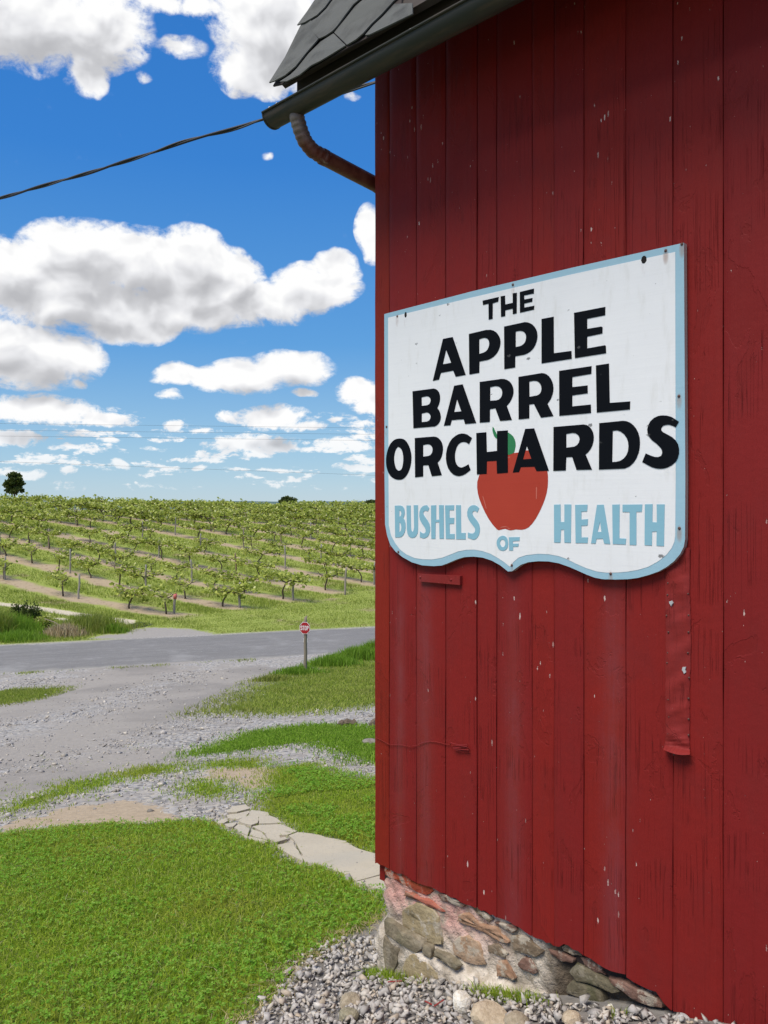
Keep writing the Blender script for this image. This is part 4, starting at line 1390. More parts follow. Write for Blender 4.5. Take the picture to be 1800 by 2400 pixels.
pan = wp(outer, SO)
V, Fc = plate(pan, [], -SO, -0.0275)
me = mesh_from('panel', V, Fc, M_BLUE)
me.materials.append(M_EDGE)
for pl in me.polygons:
    if len(pl.vertices) == 4:
        pl.material_index = 1
obj('panel', me, sign, label='sky blue border panel with worn raw edges')
face = sign_part('face', [innerp], M_WHITE, 0.0008, -0.001, 'white painted face')
apple = sign_part('apple', [smooth_closed(T(880, 900, 2.1829, [(540, 448), (522, 500), (525, 560), (545, 620), (580, 690), (622, 743), (640, 746), (665, 741), (690, 749), (720, 744), (750, 746), (785, 733), (822, 688), (857, 618), (877, 558), (884, 502), (880, 440), (860, 395), (820, 355), (776, 339), (735, 350), (690, 352), (640, 340), (595, 352), (560, 390)]), 2)], M_APPLE, 0.0014, 0.0004, 'painted red apple')
cE = (890, 960, 4.879)
sign_part('leaf', [smooth_closed(T(*cE, [(1297, 195), (1325, 250), (1343, 290), (1342, 333), (1310, 300), (1293, 240)]), 2)], M_LEAF, 0.0018, 0.0004, 'small painted green stem leaf', apple)
sign_part('leaf', [smooth_closed(T(*cE, [(1440, 272), (1510, 288), (1545, 340), (1557, 400), (1550, 450), (1528, 500), (1440, 502)]), 2)], M_LEAF, 0.0018, 0.0004, 'broad painted green leaf', apple)

cA, cB, cC, cD, cF = (1000, 660, 6.9125), (1160, 660, 5.925), (950, 840, 5.925), (1200, 840, 5.53), (1190, 950, 3.95)
LET = [
    (cA, [[(912, 310), (1172, 250), (1165, 325), (1075, 352), (1073, 605), (1010, 618), (1007, 358), (918, 380)]]),
    (cA, [[(1205, 240), (1273, 228), (1277, 372), (1400, 345), (1400, 190), (1465, 182), (1463, 515), (1400, 528), (1400, 438), (1278, 465), (1277, 560), (1210, 573)]]),
    (cB, [[(350, 145), (545, 98), (545, 165), (410, 192), (410, 250), (525, 228), (522, 280), (412, 305), (412, 362), (550, 335), (547, 388), (352, 433)]]),
    (cA, [[(270, 930), (425, 898), (637, 1512), (475, 1542), (435, 1442), (235, 1480), (205, 1588), (105, 1608)], [(320, 1105), (403, 1315), (267, 1340)]]),
    (cA, [[(690, 850), (960, 785), (1040, 782), (1085, 794), (1125, 818), (1155, 850), (1178, 888), (1195, 930), (1201, 970), (1199, 1015), (1190, 1060), (1173, 1105), (1150, 1150), (1120, 1187), (1085, 1220), (1045, 1247), (1000, 1268), (860, 1295), (857, 1478), (697, 1505)],
          [(857, 935), (920, 915), (950, 912), (980, 920), (1003, 940), (1016, 970), (1020, 1003), (1017, 1035), (1007, 1068), (990, 1103), (965, 1130), (930, 1150), (857, 1172)]]),
    (cB, [[(132, 625), (420, 563), (455, 566), (490, 577), (522, 596), (550, 624), (572, 657), (587, 695), (595, 750), (592, 790), (583, 832), (568, 873), (548, 912), (520, 948), (488, 976), (450, 1000), (410, 1015), (287, 1038), (285, 1193), (135, 1217)],
          [(292, 695), (330, 687), (360, 685), (388, 690), (412, 704), (428, 726), (437, 752), (438, 780), (432, 815), (420, 845), (402, 868), (378, 886), (350, 897), (292, 910)]]),
    (cB, [[(652, 520), (820, 488), (822, 995), (1066, 963), (1070, 1072), (652, 1137)]]),
    (cB, [[(1103, 435), (1537, 352), (1535, 467), (1285, 517), (1285, 657), (1480, 625), (1498, 635), (1497, 720), (1285, 765), (1285, 928), (1530, 885), (1543, 892), (1548, 995), (1115, 1063)]]),
    (cC, [[(105, 457), (400, 418), (430, 428), (455, 448), (473, 475), (484, 512), (487, 560), (482, 600), (470, 640), (447, 690), (472, 722), (489, 765), (497, 810), (494, 845), (482, 878), (460, 912), (437, 933), (410, 945), (117, 970)],
          [(230, 540), (300, 525), (328, 530), (348, 548), (357, 580), (352, 610), (338, 634), (312, 649), (232, 660)], [(232, 765), (300, 750), (328, 757), (348, 778), (357, 808), (351, 838), (335, 862), (308, 877), (232, 885)]]),
    (cC, [[(683, 380), (800, 360), (988, 898), (835, 912), (815, 845), (650, 857), (630, 928), (540, 936)], [(722, 565), (782, 735), (682, 745)]]),
    (cC, [[(1038, 327), (1340, 285), (1378, 286), (1415, 298), (1448, 320), (1475, 350), (1494, 388), (1505, 430), (1507, 470), (1499, 515), (1482, 560), (1455, 610), (1412, 660), (1483, 855), (1320, 868), (1255, 693), (1180, 705), (1178, 882), (1038, 893)],
          [(1183, 400), (1245, 386), (1280, 386), (1310, 396), (1333, 416), (1347, 445), (1351, 480), (1346, 515), (1330, 547), (1305, 570), (1270, 582), (1182, 588)]]),
    (cD, [[(88, 240), (390, 190), (422, 194), (452, 207), (480, 230), (505, 262), (524, 300), (536, 340), (541, 385), (538, 428), (528, 470), (511, 515), (488, 555), (463, 588), (540, 748), (378, 768), (288, 590), (228, 598), (228, 778), (90, 790)],
          [(228, 300), (280, 290), (315, 291), (345, 303), (368, 327), (382, 358), (387, 395), (382, 425), (370, 451), (350, 470), (325, 481), (230, 498)]]),
    (cD, [[(615, 162), (1035, 100), (1032, 200), (785, 242), (785, 372), (983, 350), (985, 452), (785, 480), (785, 622), (1025, 598), (1028, 708), (617, 745)]]),
    (cD, [[(1092, 92), (1260, 67), (1270, 577), (1535, 557), (1532, 662), (1103, 702)]]),
    (cE, ['s', [(230, 330), (290, 347), (335, 410), (362, 500), (365, 580), (350, 665), (315, 745), (268, 793), (220, 802), (165, 788), (115, 742), (84, 665), (76, 585), (85, 500), (115, 410), (165, 350)],
          [(222, 428), (255, 460), (272, 530), (272, 600), (260, 665), (240, 692), (215, 697), (188, 670), (172, 610), (168, 550), (178, 485), (198, 440)]]),
    (cE, [[(405, 325), (620, 308), (648, 312), (674, 326), (697, 350), (714, 380), (725, 420), (727, 455), (722, 495), (712, 535), (693, 575), (665, 605), (713, 750), (600, 762), (560, 635), (500, 638), (500, 765), (408, 774)],
          [(500, 405), (545, 396), (570, 398), (592, 411), (606, 437), (609, 463), (602, 493), (585, 518), (560, 530), (500, 537)]]),
    (cE, [[(870, 300), (905, 281), (940, 273), (972, 275), (1005, 286), (1058, 325), (1025, 395), (990, 374), (960, 370), (930, 376), (905, 395), (885, 425), (872, 465), (864, 510), (863, 550), (868, 590), (880, 625), (898, 648), (920, 660), (945, 662), (985, 645), (1018, 625), (1042, 690), (985, 735), (948, 753), (910, 761), (875, 755), (843, 740), (810, 708), (785, 668), (768, 615), (761, 560), (763, 500), (775, 440), (800, 378), (833, 330)]]),
    (cE, [[(1108, 268), (1222, 258), (1228, 485), (1345, 472), (1345, 245), (1468, 237), (1470, 722), (1345, 732), (1340, 585), (1230, 592), (1227, 735), (1115, 742)]]),
    (cF, [[(165, 218), (247, 213), (383, 605), (270, 610), (250, 568), (125, 572), (108, 618), (50, 622)], [(180, 375), (222, 495), (145, 500)]]),
    (cF, [[(427, 200), (705, 177), (732, 182), (757, 197), (777, 220), (791, 248), (799, 285), (798, 325), (787, 368), (770, 403), (748, 433), (722, 455), (782, 595), (640, 598), (600, 478), (545, 480), (540, 603), (425, 607)],
          [(545, 265), (600, 255), (628, 258), (651, 272), (665, 292), (669, 315), (661, 345), (645, 367), (620, 382), (545, 392)]]),
    (cF, [[(850, 165), (1070, 143), (1103, 147), (1135, 160), (1165, 184), (1191, 216), (1211, 255), (1223, 298), (1227, 345), (1224, 395), (1214, 440), (1194, 490), (1168, 530), (1130, 565), (1085, 585), (847, 595)],
          [(975, 235), (1015, 232), (1048, 243), (1080, 267), (1103, 300), (1117, 338), (1121, 380), (1116, 425), (1101, 462), (1077, 492), (1045, 513), (1010, 522), (970, 525)]]),
    (cF, [[(1585, 150), (1555, 203), (1525, 188), (1495, 180), (1460, 182), (1435, 194), (1422, 215), (1426, 235), (1442, 250), (1480, 270), (1525, 295), (1557, 325), (1578, 360), (1588, 405), (1587, 445), (1575, 488), (1553, 527), (1520, 555), (1480, 575), (1445, 585), (1410, 588), (1370, 583), (1330, 570), (1248, 525), (1280, 445), (1325, 465), (1365, 478), (1395, 479), (1422, 468), (1433, 445), (1431, 418), (1418, 393), (1380, 355), (1340, 325), (1314, 295), (1298, 262), (1294, 225), (1303, 185), (1324, 147), (1355, 118), (1390, 100), (1430, 93), (1475, 95), (1520, 108)]]),
]
for crop, loops in LET:
    loops = list(loops)
    sm = loops[0] == 's'
    if sm:
        loops = loops[1:]
    lp = [T(*crop, smooth_closed(q, 3) if sm else q) for q in loops]
    sign_part('letter', lp, M_BLACK, 0.0024, 0.0006)
BL = [
    (cG, [[(108, 270), (160, 268), (185, 277), (200, 300), (205, 340), (200, 368), (190, 390), (205, 415), (212, 445), (213, 480), (207, 520), (192, 553), (175, 571), (155, 578), (112, 578)], [(152, 315), (166, 322), (173, 345), (168, 368), (152, 378)], [(152, 430), (166, 445), (173, 478), (168, 512), (152, 530)]]),
    (cG, [[(222, 268), (262, 268), (265, 480), (270, 510), (280, 528), (290, 512), (296, 480), (292, 265), (333, 265), (334, 500), (330, 535), (318, 562), (300, 578), (283, 583), (262, 580), (243, 565), (231, 540), (226, 500)]]),
    (cG, [[(443, 295), (430, 325), (412, 318), (398, 320), (386, 334), (386, 352), (398, 374), (430, 420), (444, 448), (451, 480), (450, 515), (441, 550), (424, 573), (405, 584), (385, 588), (350, 575), (355, 520), (376, 538), (395, 539), (408, 526), (408, 504), (400, 482), (370, 440), (352, 405), (346, 370), (348, 330), (360, 297), (378, 277), (400, 267), (422, 266)]]),
    (cG, [[(460, 268), (510, 265), (510, 408), (540, 405), (538, 265), (583, 265), (585, 590), (543, 590), (540, 430), (505, 432), (503, 592), (463, 590)]]),
    (cG, [[(597, 267), (685, 265), (683, 313), (640, 313), (640, 388), (687, 388), (683, 445), (640, 445), (643, 545), (690, 545), (690, 593), (605, 592)]]),
    (cG, [[(703, 265), (750, 265), (753, 535), (797, 535), (797, 598), (705, 596)]]),
    (cG, [[(928, 295), (910, 335), (893, 322), (878, 320), (864, 332), (862, 350), (872, 373), (910, 420), (928, 452), (935, 485), (933, 525), (924, 558), (907, 583), (888, 597), (868, 600), (818, 580), (820, 530), (845, 540), (868, 540), (885, 528), (890, 508), (885, 485), (850, 440), (827, 405), (813, 370), (812, 330), (822, 297), (840, 276), (862, 266), (888, 265), (908, 275)]]),
    (cG, ['s', [(1160, 562), (1192, 578), (1209, 625), (1203, 675), (1182, 700), (1155, 707), (1122, 695), (1101, 655), (1101, 610), (1125, 575)], [(1155, 598), (1177, 613), (1182, 645), (1168, 670), (1147, 670), (1131, 642), (1135, 612)]]),
    (cG, [[(1217, 577), (1322, 575), (1320, 610), (1255, 615), (1255, 640), (1312, 638), (1308, 668), (1258, 668), (1258, 705), (1220, 705)]]),
    (cH, [[(287, 260), (350, 258), (352, 428), (388, 428), (388, 258), (455, 258), (450, 630), (388, 628), (385, 502), (355, 505), (350, 628), (288, 628)]]),
    (cH, [[(492, 262), (613, 260), (608, 325), (553, 328), (553, 405), (617, 400), (613, 462), (553, 465), (553, 578), (617, 578), (613, 633), (497, 632)]]),
    (cH, [[(705, 262), (770, 260), (833, 642), (775, 638), (762, 590), (700, 592), (692, 638), (647, 636)], [(735, 425), (748, 525), (710, 525)]]),
    (cH, [[(853, 260), (925, 258), (922, 587), (988, 590), (983, 647), (858, 642)]]),
    (cH, [[(953, 260), (1145, 258), (1140, 328), (1087, 330), (1087, 652), (1022, 650), (1022, 332), (953, 330)]]),
    (cH, [[(1170, 257), (1245, 255), (1243, 430), (1287, 432), (1285, 257), (1362, 257), (1355, 663), (1283, 658), (1285, 520), (1240, 522), (1238, 657), (1167, 654)]]),
]
for crop, loops in BL:
    loops = list(loops)
    sm = loops[0] == 's'
    if sm:
        loops = loops[1:]
    lp = [T(*crop, smooth_closed(q, 3) if sm else q) for q in loops]
    sign_part('letter', lp, M_BLUEL, 0.0022, 0.0006)
# thin brushed highlights on the apple
M_HI, b, p, out = material('painted_apple_streak')
p.inputs['Base Color'].default_value = (0.47, 0.12, 0.085, 1)
for crop, pts in ((cG, [(1130, 485), (1150, 474), (1180, 470), (1215, 478), (1180, 478), (1150, 483)]), (cG, [(1195, 484), (1220, 488), (1235, 498), (1215, 494)]), (cG, [(960, 180), (966, 178), (985, 240), (1000, 300), (994, 298), (978, 245)]), (cG, [(1480, 90), (1490, 90), (1488, 200), (1480, 210)])):
    sign_part('brush_stroke', [T(*crop, pts)], M_HI, 0.0017, 0.0010, None, apple)
for crop, pts in ((c2, [(112, 440), (703, 278), (1485, 104), (1568, 70), (1553, 848), (57, 1005)]), (cG, [(140, 720), (1243, 850)]), (cH, [(835, 932), (1503, 490)])):
    for x, y in T(*crop, pts):
        s, z = wall_px(x, y, SO)
        dome('screw', s, SO + 0.0006, z, 0.0046, 0.0026, M_RUST, sign, 10, 2)
for x, y, rx_, rz_2 in ((155, 432, 0.0058, 0.0105), (1374, 150, 0.0085, 0.0115)):  # dark discs on the face stand in for the shade inside two holes
    (xx, yy), = T(*c2, [(x, y)])
    s, z = wall_px(xx, yy, SO)
    pts = [(s + rx_ * math.cos(k * 0.449) * (1 + 0.1 * math.sin(k * 3)), z + rz_2 * math.sin(k * 0.449)) for k in range(14)]
    V, Fc = plate(pts, [], -(SO + 0.0012), -(SO - 0.002))
    obj('hole', mesh_from('hole', V, Fc, M_HOLE), sign)

# ------------------------------------------------------------------ concrete walk, broken into slabs
M_CONC, b, p, out = material('weathered_concrete')
geo = b.n('ShaderNodeNewGeometry')
pos = geo.outputs['Position']
n1 = b.noise(pos, 3.0, 6, 0.6)
n2 = b.noise(pos, 40.0, 5, 0.65)
c_ = b.mix(n1, (0.38, 0.335, 0.26), (0.54, 0.485, 0.385))
c_ = b.mix(b.ss(n2, 0.56, 0.72, 0.0, 0.55), c_, (0.27, 0.24, 0.19))
c_ = b.mix(b.ss(b.noise(pos, 1.4, 4), 0.55, 0.7, 0.0, 0.35), c_, (0.40, 0.39, 0.35))
b.put(p.inputs['Base Color'], c_)
p.inputs['Roughness'].default_value = 0.95
p.inputs['Specular IOR Level'].default_value = 0.2
bump(b, p, b.m('ADD', n2, b.noise(pos, 160.0, 3)), 0.5, 0.004)
walk = obj('concrete_walk', None, None, kind='structure')
PIECES = [
    [(200, 1070), (250, 1015), (380, 1000), (420, 1035), (300, 1065)],
    [(200, 1082), (300, 1070), (415, 1042), (380, 1098), (310, 1120), (215, 1112)],
    [(430, 1038), (590, 1060), (598, 1092), (500, 1100), (390, 1095)],
    [(310, 1140), (380, 1108), (495, 1106), (488, 1165), (430, 1185), (335, 1160)],
    [(505, 1106), (600, 1098), (660, 1120), (712, 1163), (500, 1170)],
    [(105, 1150), (190, 1122), (215, 1142), (180, 1163), (130, 1170)],
    [(180, 1175), (300, 1158), (262, 1200), (220, 1205)],
    [(272, 1200), (310, 1170), (370, 1180), (415, 1220), (395, 1278), (310, 1240)],
    [(440, 1192), (500, 1180), (715, 1170), (855, 1235), (770, 1268), (600, 1273), (550, 1250)],
    [(415, 1270), (430, 1215), (520, 1247), (585, 1322), (480, 1298)],
    [(560, 1266), (690, 1280), (700, 1315), (600, 1325)],
    [(320, 1257), (400, 1287), (592, 1338), (550, 1352), (400, 1312)],
    [(610, 1336), (740, 1300), (765, 1318), (660, 1352)],
    [(650, 1365), (820, 1335), (868, 1420), (908, 1518), (760, 1440)],
    [(775, 1278), (860, 1245), (1000, 1260), (1300, 1330), (1420, 1400), (1560, 1440), (1800, 1500), (1800, 1590), (1640, 1636), (1400, 1703), (1250, 1620), (1100, 1560), (925, 1520), (883, 1420), (835, 1330)],
    [(1392, 1714), (1645, 1645), (1800, 1600), (1900, 1660), (1860, 1860), (1659, 1795), (1500, 1750)],
]
for pc in PIECES:
    big = len(pc) > 10
    pg = ground_poly(T(*GS, pc))
    cx_, cy_ = pg.mean(0)
    dense = []
    n_ = len(pg)
    for i in range(n_):
        a, c = pg[i], pg[(i + 1) % n_]
        m_ = max(1, int(np.hypot(*(c - a)) / 0.06))
        nrm = np.array([-(c - a)[1], (c - a)[0]])
        nrm = nrm / max(1e-6, np.hypot(*nrm))
        for j in range(m_):
            q = a + (c - a) * j / m_ + nrm * (0.0 if j == 0 else random.uniform(-0.008, 0.008))
            dense.append(q)
    pg = np.array(dense)
    tilt = (random.uniform(-0.012, 0.012), random.uniform(-0.012, 0.012)) if not big else (0, 0)
    lift = random.uniform(0.012, 0.024)
    zt = ground_z(pg[:, 0], pg[:, 1]) + lift + tilt[0] * (pg[:, 0] - cx_) + tilt[1] * (pg[:, 1] - cy_)
    V = [(x, y, z) for (x, y), z in zip(pg, zt)]
    tris = tessellate_polygon([[Vector((x, y, 0)) for x, y in pg]])
    area = sum(pg[i][0] * pg[(i + 1) % len(pg)][1] - pg[(i + 1) % len(pg)][0] * pg[i][1] for i in range(len(pg)))
    if area < 0:
        V = V[::-1]
        tris = [tuple(len(V) - 1 - k for k in t) for t in tris]
    n_ = len(V)
    Fc = []
    for t in tris:
        a, c, d = (Vector(V[k]) for k in t)
        Fc.append(tuple(t) if (c - a).cross(d - a).z > 0 else tuple(t)[::-1])
    V = V + [(x, y, z - 0.07) for x, y, z in V]
    Fc += [(i, i + n_, (i + 1) % n_ + n_, (i + 1) % n_) for i in range(n_)]
    obj('slab', mesh_from('slab', V, Fc, M_CONC), walk)

# ------------------------------------------------------------------ loose stone
def pebble_shape(seed, flat=0.65, n=10):
    r_ = np.random.default_rng(seed)
    d = r_.normal(size=(n, 3))
    d /= np.linalg.norm(d, axis=1)[:, None]
    d *= r_.uniform(0.75, 1.1, n)[:, None]
    d[:, 2] *= flat
    bm = bmesh.new()
    for v in d:
        bm.verts.new(v)
    bmesh.ops.convex_hull(bm, input=bm.verts)
    bmesh.ops.delete(bm, geom=[v for v in bm.verts if not v.link_faces], context='VERTS')
    bmesh.ops.triangulate(bm, faces=bm.faces)
    bm.verts.index_update()
    V = np.array([v.co[:] for v in bm.verts])
    Fc = np.array([[v.index for v in f.verts] for f in bm.faces])
    bm.free()
    return V, Fc


PEB = [pebble_shape(s, random.uniform(0.5, 0.85), 8) for s in range(14)]


def scatter_stones(name, pts, size, mat, label_kind='stuff', sink=0.25):
    VV, FF, off = [], [], 0
    r_ = np.random.default_rng(len(pts))
    for i, (x, y) in enumerate(pts):
        V, Fc = PEB[i % len(PEB)]
        sz = size[i]
        an = r_.uniform(0, 6.283)
        tx = r_.normal(0, 0.35)
        ca, sa = math.cos(an), math.sin(an)
        W = V * sz * np.array([1.0, r_.uniform(0.65, 1.0), 1.0])
        W = W @ np.array([[ca, sa, 0], [-sa, ca, 0], [0, 0, 1]])
        W[:, 2] += W[:, 0] * tx
        VV.append(W + np.array([x, y, pts_z[i] + sz * (0.55 - sink)]))
        FF.append(Fc + off)
        off += len(V)
    return obj(name, mesh_from(name, np.vstack(VV), np.vstack(FF), mat), kind=label_kind)


def gravel_mat(name, cols, shift=0.0):
    m, b, p, out = material(name)
    geo = b.n('ShaderNodeNewGeometry')
    n1 = b.noise(geo.outputs['Position'], 30.0, 4, 0.6)
    c_ = b.ramp(geo.outputs['Random Per Island'], cols)
    c_ = b.mix(b.ss(n1, 0.42, 0.72, 0.0, 0.55), c_, (0.20, 0.17, 0.13))
    b.put(p.inputs['Base Color'], c_)
    p.inputs['Roughness'].default_value = 0.9
    p.inputs['Specular IOR Level'].default_value = 0.25
    bump(b, p, b.noise(geo.outputs['Position'], 160.0, 3), 0.4, 0.003)
    return m


M_GRAV = gravel_mat('crushed_limestone', [(0.0, (0.33, 0.31, 0.29)), (0.25, (0.47, 0.44, 0.41)), (0.45, (0.39, 0.365, 0.345)), (0.62, (0.53, 0.49, 0.445)), (0.76, (0.43, 0.35, 0.26)), (0.9, (0.60, 0.56, 0.51)), (1.0, (0.27, 0.245, 0.225))])
M_GRAVD = gravel_mat('driveway_stone', [(0.0, (0.25, 0.235, 0.225)), (0.4, (0.38, 0.36, 0.345)), (0.65, (0.48, 0.45, 0.42)), (0.85, (0.58, 0.52, 0.43)), (1.0, (0.18, 0.165, 0.15))])
M_CHIP = gravel_mat('red_paint_chip', [(0.0, (0.20, 0.02, 0.02)), (1.0, (0.28, 0.04, 0.035))])

# crushed stone against the foundation
r1 = np.random.default_rng(11)
N = 32000
x = r1.uniform(-1.6, 2.0, N)
y = r1.uniform(0.8, 3.6, N)
dpad = edge_dist(x, y, pad)
keep = (dpad + r1.normal(0, 0.035, N) > 0.0) & (r1.uniform(0, 1, N) < np.where(y > 1.5, 1.0, 0.25))
sw = (x - XC) * R2 - (y - YC) * R2
dw = -((x - XC) + (y - YC)) * R2
keep &= (dw > 0.015) | (sw < 0.02)
keep &= ~((sw > 0.0) & (dw < 0.05))
x, y, dpad = x[keep], y[keep], dpad[keep]
sz = np.clip(r1.lognormal(math.log(0.0125), 0.38, len(x)), 0.005, 0.030)
pts_z = ground_z(x, y) + r1.uniform(0.0, 0.016, len(x))
scatter_stones('gravel', np.stack([x, y], 1), sz, M_GRAV)
# looser stone lying on the drive
N = 90000
x = r1.uniform(-10, 1.5, N)
y = 4.2 * np.exp(r1.uniform(0, math.log(22.5 / 4.2), N))
kx = x / y
gr_, di_, fi_, tr_, ap_, pd_ = zones(x, y)
q = ROAD_N[0] * x + ROAD_N[1] * y
patch = wobble(x * 0.9 + 3, y * 0.7) + 0.6 * wobble(x * 2.2, y * 1.6 + 2)
dwalk = np.full(len(x), 1e9)
keep = (kx > -0.6) & (kx < 0.12) & (gr_ < 0.35) & (q < 23.5) & (pd_ < 0.2)
keep &= r1.uniform(0, 1, N) < np.clip(0.35 + 0.5 * patch, 0.06, 1.0) * np.where(di_ > 0.5, 0.10, 1.0) * (1 - 0.93 * rut(x, y))
x, y = x[keep], y[keep]
sz = np.clip(r1.lognormal(math.log(0.0108), 0.50, len(x)), 0.005, 0.05) * (0.75 + 0.055 * y)
pts_z = ground_z(x, y) - 0.15 * sz
scatter_stones('driveway_gravel', np.stack([x, y], 1), sz, M_GRAVD)

# single rocks
def rock(label, px, py, wpx, hpx, cols, seed, name='rock', flat=0.75):
    X, Y = (float(v) for v in hit(px, py + hpx * 0.42))
    r = wpx / F * Y * 0.5
    r_ = np.random.default_rng(seed)
    bm = bmesh.new()
    bmesh.ops.create_icosphere(bm, subdivisions=3, radius=1.0)
    d = [Vector(v).normalized() for v in r_.normal(size=(9, 3))]
    for v in bm.verts:
        n = v.co.normalized()
        rr = 1.0
        for i, c in enumerate(d):
            t = n.dot(c)
            lim = 0.78 + 0.05 * (i % 3)
            if t > lim:
                rr = min(rr, lim / t)
        v.co = n * rr * (1 + 0.03 * math.sin(n.x * 9 + seed) * math.sin(n.y * 8 + n.z * 7))
        v.co.z *= hpx / wpx * (1.0 if flat is None else 1.0)
    me = bpy.data.meshes.new(name)
    bm.to_mesh(me)
    bm.free()
    m, b, p, out = material(name + '_stone')
    tc = b.n('ShaderNodeTexCoord')
    n1 = b.noise(tc.outputs['Object'], 2.5, 6, 0.65)
    c_ = b.mix(b.ss(n1, 0.35, 0.65), *cols)
    c_ = b.mix(b.ss(b.noise(tc.outputs['Object'], 9.0, 4), 0.58, 0.72, 0.0, 0.5), c_, tuple(v * 0.5 for v in cols[0]))
    b.put(p.inputs['Base Color'], c_)
    p.inputs['Roughness'].default_value = 0.9
    bump(b, p, b.noise(tc.outputs['Object'], 7.0, 6, 0.65), 0.5, 0.03)
    me.materials.append(m)
    o = obj(name, me, None, (X, Y, float(ground_z(X, Y)) + r * hpx / wpx * 0.72), (r_.uniform(-0.2, 0.2), r_.uniform(-0.2, 0.2), r_.uniform(0, 6)), (r, r, r), label=label, category='rock', group='rocks on the gravel by the foundation')
    return o


white_c = ((0.68, 0.61, 0.49), (0.86, 0.83, 0.76))
tan_c = ((0.30, 0.245, 0.165), (0.43, 0.36, 0.26))
buff_c = ((0.42, 0.33, 0.22), (0.56, 0.46, 0.33))
rock('chunky cream white rock leaning at the foot of the stone foundation', 1082, 2346, 50, 56, white_c, 1)
rock('tan rounded rock on the gravel, upper one of a touching pair', 819, 2345, 52, 34, tan_c, 2)
rock('olive tan flat rock on the gravel, lower one of a touching pair', 816, 2378, 52, 32, ((0.25, 0.22, 0.14), (0.36, 0.32, 0.22)), 3)
rock('broad buff slab of rock below the cream white rock', 1150, 2382, 96, 50, buff_c, 4)
rock('brownish rock at the lower edge, right of the buff slab', 1212, 2395, 62, 42, tan_c, 5)
rock('buff rock half sunk in gravel below the mossy stones', 1340, 2388, 50, 38, buff_c, 6)
rock('small white stone beside a tall grey splinter near the foundation', 1239, 2372, 20, 18, white_c, 7)
rock('small white stone under the green stained foundation stone', 1431, 2360, 17, 15, white_c, 8)
rock('pale flat stone close under the red boards at the right', 1600, 2384, 32, 16, ((0.45, 0.44, 0.42), (0.62, 0.61, 0.60)), 9)
for i, (x_, y_, ln, an, lab) in enumerate(((925, 2322, 0.055, 0.3, 'red paint sliver on gravel below the corner stone'), (1028, 2375, 0.055, 0.9, 'longest red paint sliver, left of the cream white rock'), (1004, 2373, 0.028, -0.6, 'short red paint chip beside the longest sliver'))):
    X, Y = (float(v) for v in hit(x_, y_))
    V, Fc = box(-ln / 2, ln / 2, -0.004, 0.004, 0, 0.002)
    V = [(vx, vy * (1 - 0.8 * abs(vx) / ln), vz + 0.25 * vx * vx / ln) for vx, vy, vz in V]
    obj('paint_chip', mesh_from('paint_chip', V, Fc, M_CHIP), None, (X, Y, float(ground_z(X, Y)) + 0.03), (0.25, 0.1, an), label=lab, category='paint chip', group='red paint chips on the gravel')

# ------------------------------------------------------------------ grass
def leafy(name, stops, trans=0.35, patch=None, patchc=None, rough=0.6):
    m, b, p, out = material(name)
    geo = b.n('ShaderNodeNewGeometry')
    c_ = b.ramp(geo.outputs['Random Per Island'], stops)
    if patch:
        f = b.ss(b.noise(geo.outputs['Position'], patch, 4, 0.6), 0.45, 0.65)
        c_ = b.mix(b.m('MULTIPLY', f, 0.55), c_, patchc)
    b.put(p.inputs['Base Color'], c_)
    p.inputs['Roughness'].default_value = 0.75
    p.inputs['Specular IOR Level'].default_value = 0.08
    tr = b.n('ShaderNodeBsdfTranslucent', {'Color': b.mix(0.5, c_, (0.35, 0.45, 0.05), 'MULTIPLY')})
    b.put(tr.inputs['Color'], b.mix(0.25, c_, (0.30, 0.40, 0.05)))
    mx = b.n('ShaderNodeMixShader', {0: trans})
    b.t.links.new(p.outputs[0], mx.inputs[1])
    b.t.links.new(tr.outputs[0], mx.inputs[2])
    b.t.links.new(mx.outputs[0], out.inputs[0])
    return m


GRASS = [(0.0, (0.15, 0.26, 0.015)), (0.3, (0.255, 0.395, 0.028)), (0.6, (0.355, 0.48, 0.046)), (0.85, (0.45, 0.54, 0.095)), (0.96, (0.34, 0.36, 0.11)), (1.0, (0.45, 0.40, 0.18))]
M_GRASS = leafy('lawn_grass', GRASS, 0.48, 1.3, (0.38, 0.40, 0.055))
M_CLOVER = leafy('clover', [(0.0, (0.10, 0.245, 0.02)), (0.5, (0.18, 0.37, 0.034)), (1.0, (0.29, 0.45, 0.08))], 0.4)
M_GRASSF = leafy('meadow_grass', [(0.0, (0.16, 0.225, 0.022)), (0.5, (0.265, 0.335, 0.05)), (0.9, (0.36, 0.40, 0.10)), (1.0, (0.48, 0.43, 0.20))], 0.3, 0.5, (0.22, 0.235, 0.06))
M_WEED = leafy('roadside_weed', [(0.0, (0.12, 0.23, 0.018)), (0.6, (0.20, 0.36, 0.032)), (1.0, (0.31, 0.44, 0.08))], 0.42)


